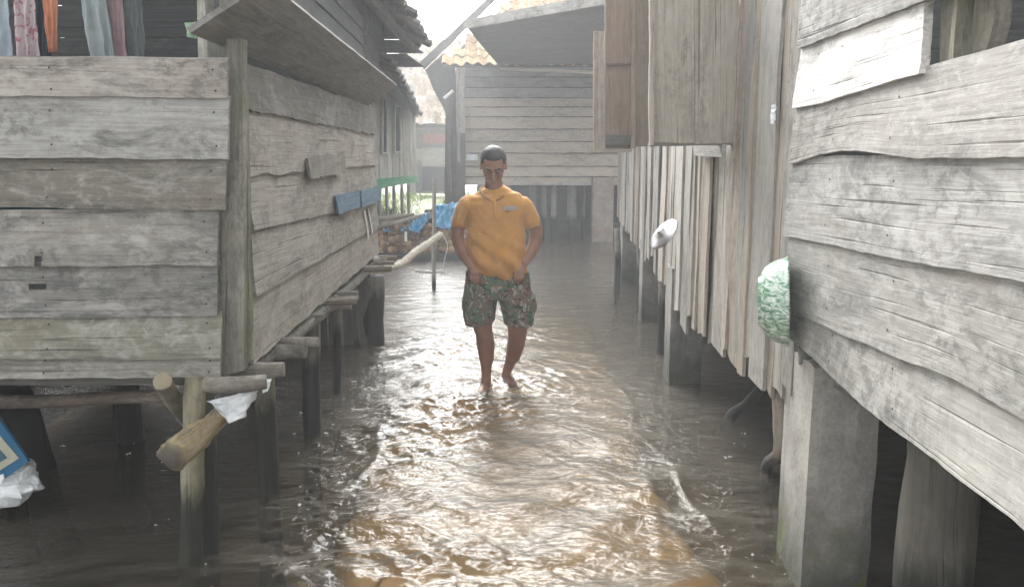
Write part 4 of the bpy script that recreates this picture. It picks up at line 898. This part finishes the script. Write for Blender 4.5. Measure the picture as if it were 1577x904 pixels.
q = MB(); box(q, (-5, 13.62, 1.24), (-2.45, 13.66, 3.0), (.3, .3, .29), 0, du=.4, dv=.3); box(q, (-5, 18.2, 1.24), (-2.2, 18.24, 3.0), (.3, .3, .29), 0, du=.4, dv=.3); q.build('end_wall', M['far_wood'], WH, HB)
q = MB(); board(q, [V((-1.33, 8.6, 2.53)), V((-2.10, 18.4, 2.53))], [V((-4.3, 8.6, 4.3)), V((-5.0, 18.4, 4.3))], (.5, 0, -.85), .04, (.10, .105, .11), du=.5, dv=.4); ro = q.build('roof', M['board_dark'], WH, HB)
q = MB()
tile_roof(q, V((-1.28, 8.6, 2.60)), V((-.79, 9.8, 0)), V((-.86, 0, .51)), 45, 8, .215, .26, [(.16, .14, .13), (.12, .11, .10)], jag=.03); q.build('roof_tiles', M['tile'], ro, HB)

# ================================================================== FAR SHACK
SB = (-2.5, 24.5, .5); SH = empty('shack', SB, 'small dark shack with a bright tiled roof at the far end of the bank', 'shack')
q = MB()
def fs(x0, x1, yt, yb, Y_, tn, mb): board(mb, [atY(x0, yb, Y_), atY(x1, yb, Y_)], [atY(x0, yt, Y_), atY(x1, yt, Y_)], (0, -1, 0), .04, tn, du=.2, dv=.1)
for k in range(6): fs(628, 694, 196 + k * 17, 213 + k * 17, 24, (.17, .175, .17) if k != 2 else (.34, .335, .32), q)
q.build('front_wall', M['far_wood'], SH, SB)
q = MB(); fs(652, 690, 206, 221, 23.9, (.30, .15, .12), q); o = q.build('panel', M['tone'], SH, SB); o['label'] = 'rust red board under the eave'
q = MB(); fs(650, 690, 228, 256, 23.85, (.36, .36, .34), q); o = q.build('panel', M['far_wood'], SH, SB); o['label'] = 'pale board panel'
q = MB(); fs(650, 688, 258, 294, 23.8, (.04, .045, .045), q); q.build('opening', M['tone'], SH, SB)  # dark panel painting the shade inside the opening
q = MB(); fs(640, 690, 190, 197, 23.2, (.08, .08, .08), q); q.build('eave_board', M['board_dark'], SH, SB)
q = MB(); tile_roof(q, atY(600, 190, 23.2), (1, 0, 0), (0, .72, .70), 12, 16, .24, .24, [(.46, .38, .30), (.52, .45, .37), (.34, .27, .2)], jag=.03, amp=.04); q.build('roof', M['tile'], SH, SB)
q = MB(); tube(q, [atY(636, 300, 23.5), atY(637, 200, 23.5)], [.07, .07], (.3, .3, .29), seg=8); q.build('post', M['far_wood'], SH, SB)
q = MB(); cloth(q, [atY(630, 200, 22), atY(640, 200, 22)], [atY(630, 216, 22), atY(636, 216, 22)], (0, -1, 0), (.7, .75, .75), .02, 5, nu=8, nv=8); tag(q.build('plastic_scrap', M['plastic'], base=atY(635, 216, 22)), 'white scrap hanging at the left of the far shack', 'plastic scrap')
q = MB(); cloth(q, [atY(630, 222, 22), atY(640, 222, 22)], [atY(630, 262, 22), atY(641, 262, 22)], (0, -1, 0), (.40, .45, .46), .02, 12, nu=14, nv=10); tag(q.build('hanging_cloth', M['cloth'], base=atY(635, 262, 22)), 'grey striped cloth hanging by the far shack post', 'cloth')

# ================================================================== PERSON
PY0 = 5.48; PB = V((-.11, PY0, -.06))
PE = empty('person', PB, 'man in mustard polo and camouflage shorts wading barefoot with head bowed', 'person')
def pp(px, py, dy=0.): return atY(px, py, PY0 + dy)
s = 5.45 / F     # metres per photo pixel at the man
def T(q, pts, rad, **k): tube(q, [pp(*p_) for p_ in pts], [(a * s, b_ * s) for a, b_ in rad], lump=0, ref=(1, 0, 0), seg=20, **k)
body = MB()
# legs (front leg planted nearer, rear leg with heel lifting)
T(body, [(742, 440, 0), (742, 475, -.02), (743, 500, -.03), (745, 512, -.03), (748, 530, .01), (749, 548, .01), (749, 566, 0), (749, 578, 0), (748, 596, -.01)],
  [(24, 24), (20, 21), (15.5, 17), (14, 16), (14.5, 16), (12.5, 13), (8.5, 9), (7.8, 9), (9, 11)])
T(body, [(788, 440, 0), (794, 475, -.02), (797, 500, -.02), (797, 512, 0), (795, 528, .06), (791, 545, .09), (785, 560, .11), (781, 570, .12), (780, 583, .12)],
  [(24, 24), (20, 21), (16.5, 17), (15, 16), (14.5, 16), (12.5, 13), (8.5, 9), (7.6, 9), (9, 11)])
# feet
def foot(hx, hy, hdy, tx, ty, tdy, lift=0):
    h = pp(hx, hy, hdy) + V((0, 0, -.022)); t = pp(tx, ty, tdy) + V((0, 0, -.028))
    tube(body, [h + V((0, .045, .0)), h, h.lerp(t, .5), t.lerp(h, .12), t], [(.030, .026), (.037, .042), (.040, .033), (.047, .020), (.040, .013)], lump=0, ref=(1, 0, 0), seg=16, point=True)
    d = (t - h).normalized(); side = V((1, 0, 0)) - d * d.x; side.normalize(); sg = 1 if hx > 760 else -1
    for k in range(5):
        off = (-.030 + k * .0155) * -sg; r = .0125 if k == 0 else .0088; L_ = .045 - .006 * k
        o_ = t + side * off - d * (.012 + .004 * k); tube(body, [o_, o_ + d * L_ * .6 + V((0, 0, .001)), o_ + d * L_ + V((0, 0, -.006))], [r, r, r * .8], lump=0, seg=8, point=True, sub=3)
foot(748, 589, .02, 741, 600, -.17)
foot(780, 577, .13, 792, 590, -.04)
# pelvis/torso core hidden by clothes
T(body, [(765, 450, 0), (765, 415, 0), (764, 370, 0), (763, 330, 0), (762, 303, .02), (761, 291, .005), (760, 276, -.02)],
  [(44, 26), (42, 26), (41, 26), (42, 25), (30, 20), (14.5, 14), (13, 13)])
# arms
T(body, [(722, 314, .02), (711, 332, .03), (705, 352, .04), (706, 372, .03), (713, 390, -.02), (722, 404, -.07), (727, 410, -.09)], [(13, 13), (12, 12.5), (11, 11.5), (10, 10.5), (9, 9.5), (7.5, 7), (7.5, 6)])
T(body, [(804, 316, .02), (817, 334, .03), (825, 352, .04), (824, 372, .03), (818, 388, -.02), (809, 402, -.07), (805, 408, -.09)], [(13, 13), (12, 12.5), (11, 11.5), (10, 10.5), (9, 9.5), (7.5, 7), (7.5, 6)])
# hands: palms on the pocket edge, fingers sliding in, thumbs outside
def hand(wx, wy, cx, sg):
    w = pp(wx, wy, -.09); c = pp(cx, wy + 11, -.125)
    tube(body, [w, w.lerp(c, .6), c, c + V((-.004 * sg, -.002, -.022))], [(.026, .018), (.036, .016), (.040, .016), (.038, .013)], lump=0, ref=(1, 0, .2 * sg), seg=14, point=True)
    for k in range(4):
        o_ = c + V((sg * (.030 - .020 * k), -.004, -.018 + .003 * (k in (1, 2)))); L_ = (.060, .068, .064, .050)[k]
        tube(body, [o_, o_ + V((sg * .004, -.010, -L_ * .45)), o_ + V((sg * .006, .004, -L_ * .85)), o_ + V((sg * .006, .020, -L_))], [.0095, .009, .0082, .007], lump=0, seg=8, sub=3, point=True)
    o_ = w.lerp(c, .5) + V((sg * .026, -.008, 0)); tube(body, [o_, o_ + V((sg * .020, -.018, -.022)), o_ + V((sg * .022, -.022, -.048))], [.012, .0105, .0085], lump=0, seg=8, sub=3, point=True)
hand(727, 409, 731, 1); hand(805, 408, 800, -1)
# head, bowed forward
HC = pp(760, 257, -.02); rot = Matrix.Rotation(math.radians(34), 3, 'X')
def hp(x, y, z): return HC + rot @ V((x, y, z))
ellipsoid(body, hp(0, .012, .030), (.083, .095, .093), rot=rot, nu=28, nv=20)
tube(body, [hp(0, -.005, .04), hp(0, -.012, -.01), hp(0, -.022, -.060), hp(0, -.034, -.100)], [(.075, .072), (.074, .072), (.063, .062), (.036, .038)], lump=0, ref=(1, 0, 0), seg=24, point=True)
ellipsoid(body, hp(0, -.068, -.102), (.026, .020, .016), rot=rot)               # chin
tube(body, [hp(0, -.080, .022), hp(0, -.092, -.002), hp(0, -.106, -.028), hp(0, -.098, -.034)], [.009, .010, .013, .010], lump=0, seg=10, point=True)   # nose
for sg in (-1, 1):
    ellipsoid(body, hp(sg * .014, -.092, -.031), (.010, .011, .008), rot=rot)
    tube(body, [hp(sg * .012, -.084, .030), hp(sg * .035, -.082, .036), hp(sg * .056, -.062, .026)], [.008, .009, .007], lump=0, seg=8, point=True)  # brow ridge
    ellipsoid(body, hp(sg * .045, -.060, -.020), (.022, .020, .018), rot=rot)   # cheek
    ellipsoid(body, hp(sg * .029, -.072, .012), (.016, .014, .011), rot=rot)    # lid
    ellipsoid(body, hp(sg * .086, .010, -.002), (.010, .018, .031), rot=rot)    # ear
tube(body, [hp(-.024, -.085, -.062), hp(0, -.096, -.061), hp(.024, -.085, -.062)], [.006, .009, .006], lump=0, seg=8, point=True)
tube(body, [hp(-.020, -.083, -.074), hp(0, -.092, -.075), hp(.020, -.083, -.074)], [.006, .009, .006], lump=0, seg=8, point=True)
bo = body.build('body', M['skin'], PE, PB); refine(bo, .0048, 3, .5)
# hair
q = MB(); ellipsoid(q, hp(0, .022, .046), (.089, .096, .092), rot=rot, nu=28, nv=20)
ho = q.build('hair', M['hair'], PE, PB, smooth=True)
me = ho.data; bm = bmesh.new(); bm.from_mesh(me)
kill = []
inv = rot.inverted()
for f_ in bm.faces:
    c = inv @ ((f_.calc_center_median() + PB) - HC)
    if (c.y < -.030 and c.z < .085 - .0 * abs(c.x)) and abs(c.x) < .062 and c.y < -.02: kill.append(f_)
    elif c.z < .0 and c.y < .03: kill.append(f_)
    elif c.z < -.02: kill.append(f_)
    elif abs(c.x) > .06 and c.y < -.025 and c.z < .05: kill.append(f_)
bmesh.ops.delete(bm, geom=kill, context='FACES')
for v_ in bm.verts: v_.co += v_.normal * .004 * noise.noise(v_.co * 60)
bm.to_mesh(me); bm.free()
md = ho.modifiers.new('t', 'SOLIDIFY'); md.thickness = .012; md.offset = -1
for sg in (-1, 1):
    q = MB(); tube(q, [hp(sg * .014, -.0925, .034), hp(sg * .034, -.092, .042), hp(sg * .054, -.072, .034)], [.0035, .005, .003], (.03, .03, .03), lump=.1, seg=8); q.build('eyebrow', M['hair'], PE, PB, smooth=True)
    q = MB(); tube(q, [hp(sg * .017, -.0835, .008), hp(sg * .030, -.0865, .004), hp(sg * .044, -.079, .008)], [.002, .0035, .002], (.02, .02, .02), lump=0, seg=6); q.build('eyelashes', M['dark'], PE, PB, smooth=True)
q = MB(); tube(q, [hp(-.022, -.0915, -.067), hp(0, -.1035, -.067), hp(.022, -.0915, -.067)], [.0015, .0035, .0015], lump=0, seg=8); q.build('mouth', M['lip'], PE, PB, smooth=True)

# shirt
q = MB()
T(q, [(765, 421, -.005), (766, 414, -.01), (765, 400, -.02), (764, 370, -.015), (763, 340, 0), (763, 318, .01), (762, 304, .015), (761, 295, .015), (760, 287, .012)],
  [(37, 31), (47, 35), (47, 36), (45.5, 33), (45, 31), (47, 28), (42, 24), (29, 19), (15, 15)])
T(q, [(738, 316, .01), (723, 314, .015), (713, 326, .025), (706, 348, .035)], [(10, 15), (14, 16), (13.5, 16), (13.5, 15.5)])
T(q, [(788, 318, .01), (803, 316, .015), (813, 328, .025), (820, 349, .035)], [(10, 15), (14, 16), (13.5, 16), (13.5, 15.5)])
so = q.build('shirt', M['shirt'], PE, PB)
def fold(co):
    p_ = co
    z = p_.z; x = p_.x
    d = .012 * noise.noise(V((x * 5, p_.y * 5, z * 9 + abs(x) * 14))) + .004 * noise.noise(V((x * 11 + 5, p_.y * 9, z * 20 - abs(x) * 18)))
    low = max(0, min(1, (1.25 - z) / .3))
    d += .006 * low * math.sin(z * 48 + (x + .1) * 34 + 2.5 * noise.noise(V((x * 4, 0, z * 4))))
    return d
refine(so, .007, 4, .5, fold)
# collar, placket, badge, shoulder piping
q = MB(); nc = pp(760.5, 289, .015)
for k, sg in enumerate((-1, 1)):
    tube(q, [pp(760, 286, .10), pp(760 + sg * 15, 287, .05), pp(760 + sg * 20, 293, -.01), pp(760 + sg * 13, 303, -.09), pp(760 + sg * 4, 309, -.122)], [(.004, .011), (.004, .011), (.004, .011), (.004, .009), (.003, .005)], lump=0, seg=10)
co_ = q.build('collar', plain('collar_knit', (.30, .17, .07), .9, .15, 40, .3, bd=.002), PE, PB, smooth=True); co_['label'] = 'brownish mustard collar around the neck'
q = MB()
for k_ in range(5):
    x0 = 776 + k_ * 4.4; board(q, [pp(x0, 323.5, -.164 + .004 * k_), pp(x0 + 3.7, 323.5, -.162 + .004 * k_)], [pp(x0, 318, -.160 + .004 * k_), pp(x0 + 3.7, 317.5, -.158 + .004 * k_)], (0, -1, 0), .006, (.3, .3, .3), wav=0, warp=0)
bg = q.build('badge', M['grey_cloth'], so, PB); bg['label'] = 'small grey chest badge on the shirt'
q = MB(); board(q, [pp(778, 327, -.162), pp(785, 327, -.162)], [pp(778, 325, -.160), pp(785, 325, -.160)], (0, -1, 0), .006, (.25, .12, .05), wav=0, warp=0); q.build('badge_line', M['tone'], so, PB)
q = MB(); tube(q, [pp(761, 309, -.128), pp(762, 322, -.150), pp(763, 336, -.160)], [(.011, .004), (.011, .004), (.010, .004)], lump=0, ref=(1, 0, 0), seg=10); q.build('placket', M['shirt'], so, PB, smooth=True)
# shorts
q = MB()
T(q, [(766, 408, .0), (766, 422, .0), (766, 440, .0), (766, 458, .0)], [(42, 29), (50, 32), (52, 32), (50, 30)])
T(q, [(744, 440, 0), (739, 465, -.01), (738, 485, -.02), (740, 497, -.02)], [(28, 29), (27, 30), (25.5, 28), (24, 26)])
T(q, [(790, 440, 0), (796, 465, -.01), (799, 485, -.01), (799, 499, -.01)], [(27, 29), (27, 30), (25.5, 28), (24, 27)])
for px, py, dy in ((720, 466, 0), (818, 468, 0)): ellipsoid(q, pp(px, py, dy), (.041, .082, .092), nu=20, nv=14)
sh_ = q.build('shorts', M['camo'], PE, PB)
def fold2(co): return .006 * noise.noise(V((co.x * 9, co.y * 9, co.z * 7))) + .004 * noise.noise(V((co.x * 22, co.y * 20, co.z * 14)))
refine(sh_, .007, 3, .5, fold2)
# ================================================================== HAZE
def cube_obj(name, lo, hi, mat):
    me = bpy.data.meshes.new(name); bm = bmesh.new(); bmesh.ops.create_cube(bm, size=1)
    for v_ in bm.verts: v_.co = V([lo[i] + (hi[i] - lo[i]) * (v_.co[i] + .5) for i in range(3)])
    bm.to_mesh(me); bm.free(); me.materials.append(mat); o = bpy.data.objects.new(name, me); COL.objects.link(o); return o
HAZE = .0085
m = bpy.data.materials.new('mist'); m.use_nodes = True; nt = m.node_tree; nt.nodes.clear()
out = nt.nodes.new('ShaderNodeOutputMaterial'); pv = nt.nodes.new('ShaderNodeVolumePrincipled'); pv.inputs['Color'].default_value = (.95, .97, 1, 1); pv.inputs['Density'].default_value = HAZE; pv.inputs['Anisotropy'].default_value = .35
nt.links.new(pv.outputs[0], out.inputs['Volume'])
tag(cube_obj('haze', (-100, -40, -2.0), (100, 170, 9.0), m), 'thin pale mist filling the air of the alley', 'mist', kind='stuff')

# ================================================================== WORLD, SUN, CAMERA
sd = V((-.135, .80, .55)).normalized(); el = math.asin(sd.z); az = math.atan2(sd.x, sd.y)
w = bpy.data.worlds.new('World'); scene.world = w; w.use_nodes = True; nt = w.node_tree; nt.nodes.clear(); n = N(nt)
out = n.node('ShaderNodeOutputWorld'); bg = n.node('ShaderNodeBackground'); sky = n.node('ShaderNodeTexSky', sky_type='NISHITA'); sky.sun_disc = False; sky.sun_elevation = el; sky.sun_rotation = az
tc = n.node('ShaderNodeTexCoord').outputs['Generated']
cl = n.noise(tc, 2.2, 6, .6, .3)
cc = n.mix(n.ramp(cl, .35, .65), (10.0, 10.0, 9.9), (14.3, 14.2, 14.0))
# brighter cloud towards the hidden sun
dt = n.node('ShaderNodeVectorMath', operation='DOT_PRODUCT'); nt.links.new(tc, dt.inputs[0]); dt.inputs[1].default_value = sd
cc = n.mix(1., cc, n.grey(n.math('ADD', n.ramp(dt.outputs['Value'], -.2, 1., .70, 1.2), n.math('ADD', n.math('MULTIPLY', n.math('POWER', n.ramp(dt.outputs['Value'], .84, 1., 0, 1), 2.), 17.), n.math('POWER', n.ramp(dt.outputs['Value'], .5, 1., 0, 1.), 2.)))), 'MULTIPLY')
fc = n.mix(.85, sky.outputs[0], cc); nt.links.new(fc, bg.inputs[0]); bg.inputs[1].default_value = .15; nt.links.new(bg.outputs[0], out.inputs[0])
L = bpy.data.lights.new('sun', 'SUN'); L.energy = .9; L.angle = math.radians(18); L.color = (1, .97, .92)
lo = bpy.data.objects.new('sun', L); COL.objects.link(lo); lo.rotation_euler = (-sd).to_track_quat('-Z', 'Y').to_euler()
cam = bpy.data.cameras.new('camera'); cam.sensor_width = 36; cam.lens = F / 1577 * 36; cam.clip_end = 500; cam.clip_start = .05
co = bpy.data.objects.new('camera', cam); COL.objects.link(co); co.location = O; co.rotation_euler = (math.pi / 2 - TH, 0, 0); scene.camera = co
scene.view_settings.view_transform = 'Standard'; scene.view_settings.look = 'None'; scene.view_settings.exposure = .46; scene.view_settings.gamma = 1
scene.render.engine = 'CYCLES'
scene.cycles.volume_bounces = 0; scene.cycles.max_bounces = 5; scene.cycles.diffuse_bounces = 2; scene.cycles.glossy_bounces = 2
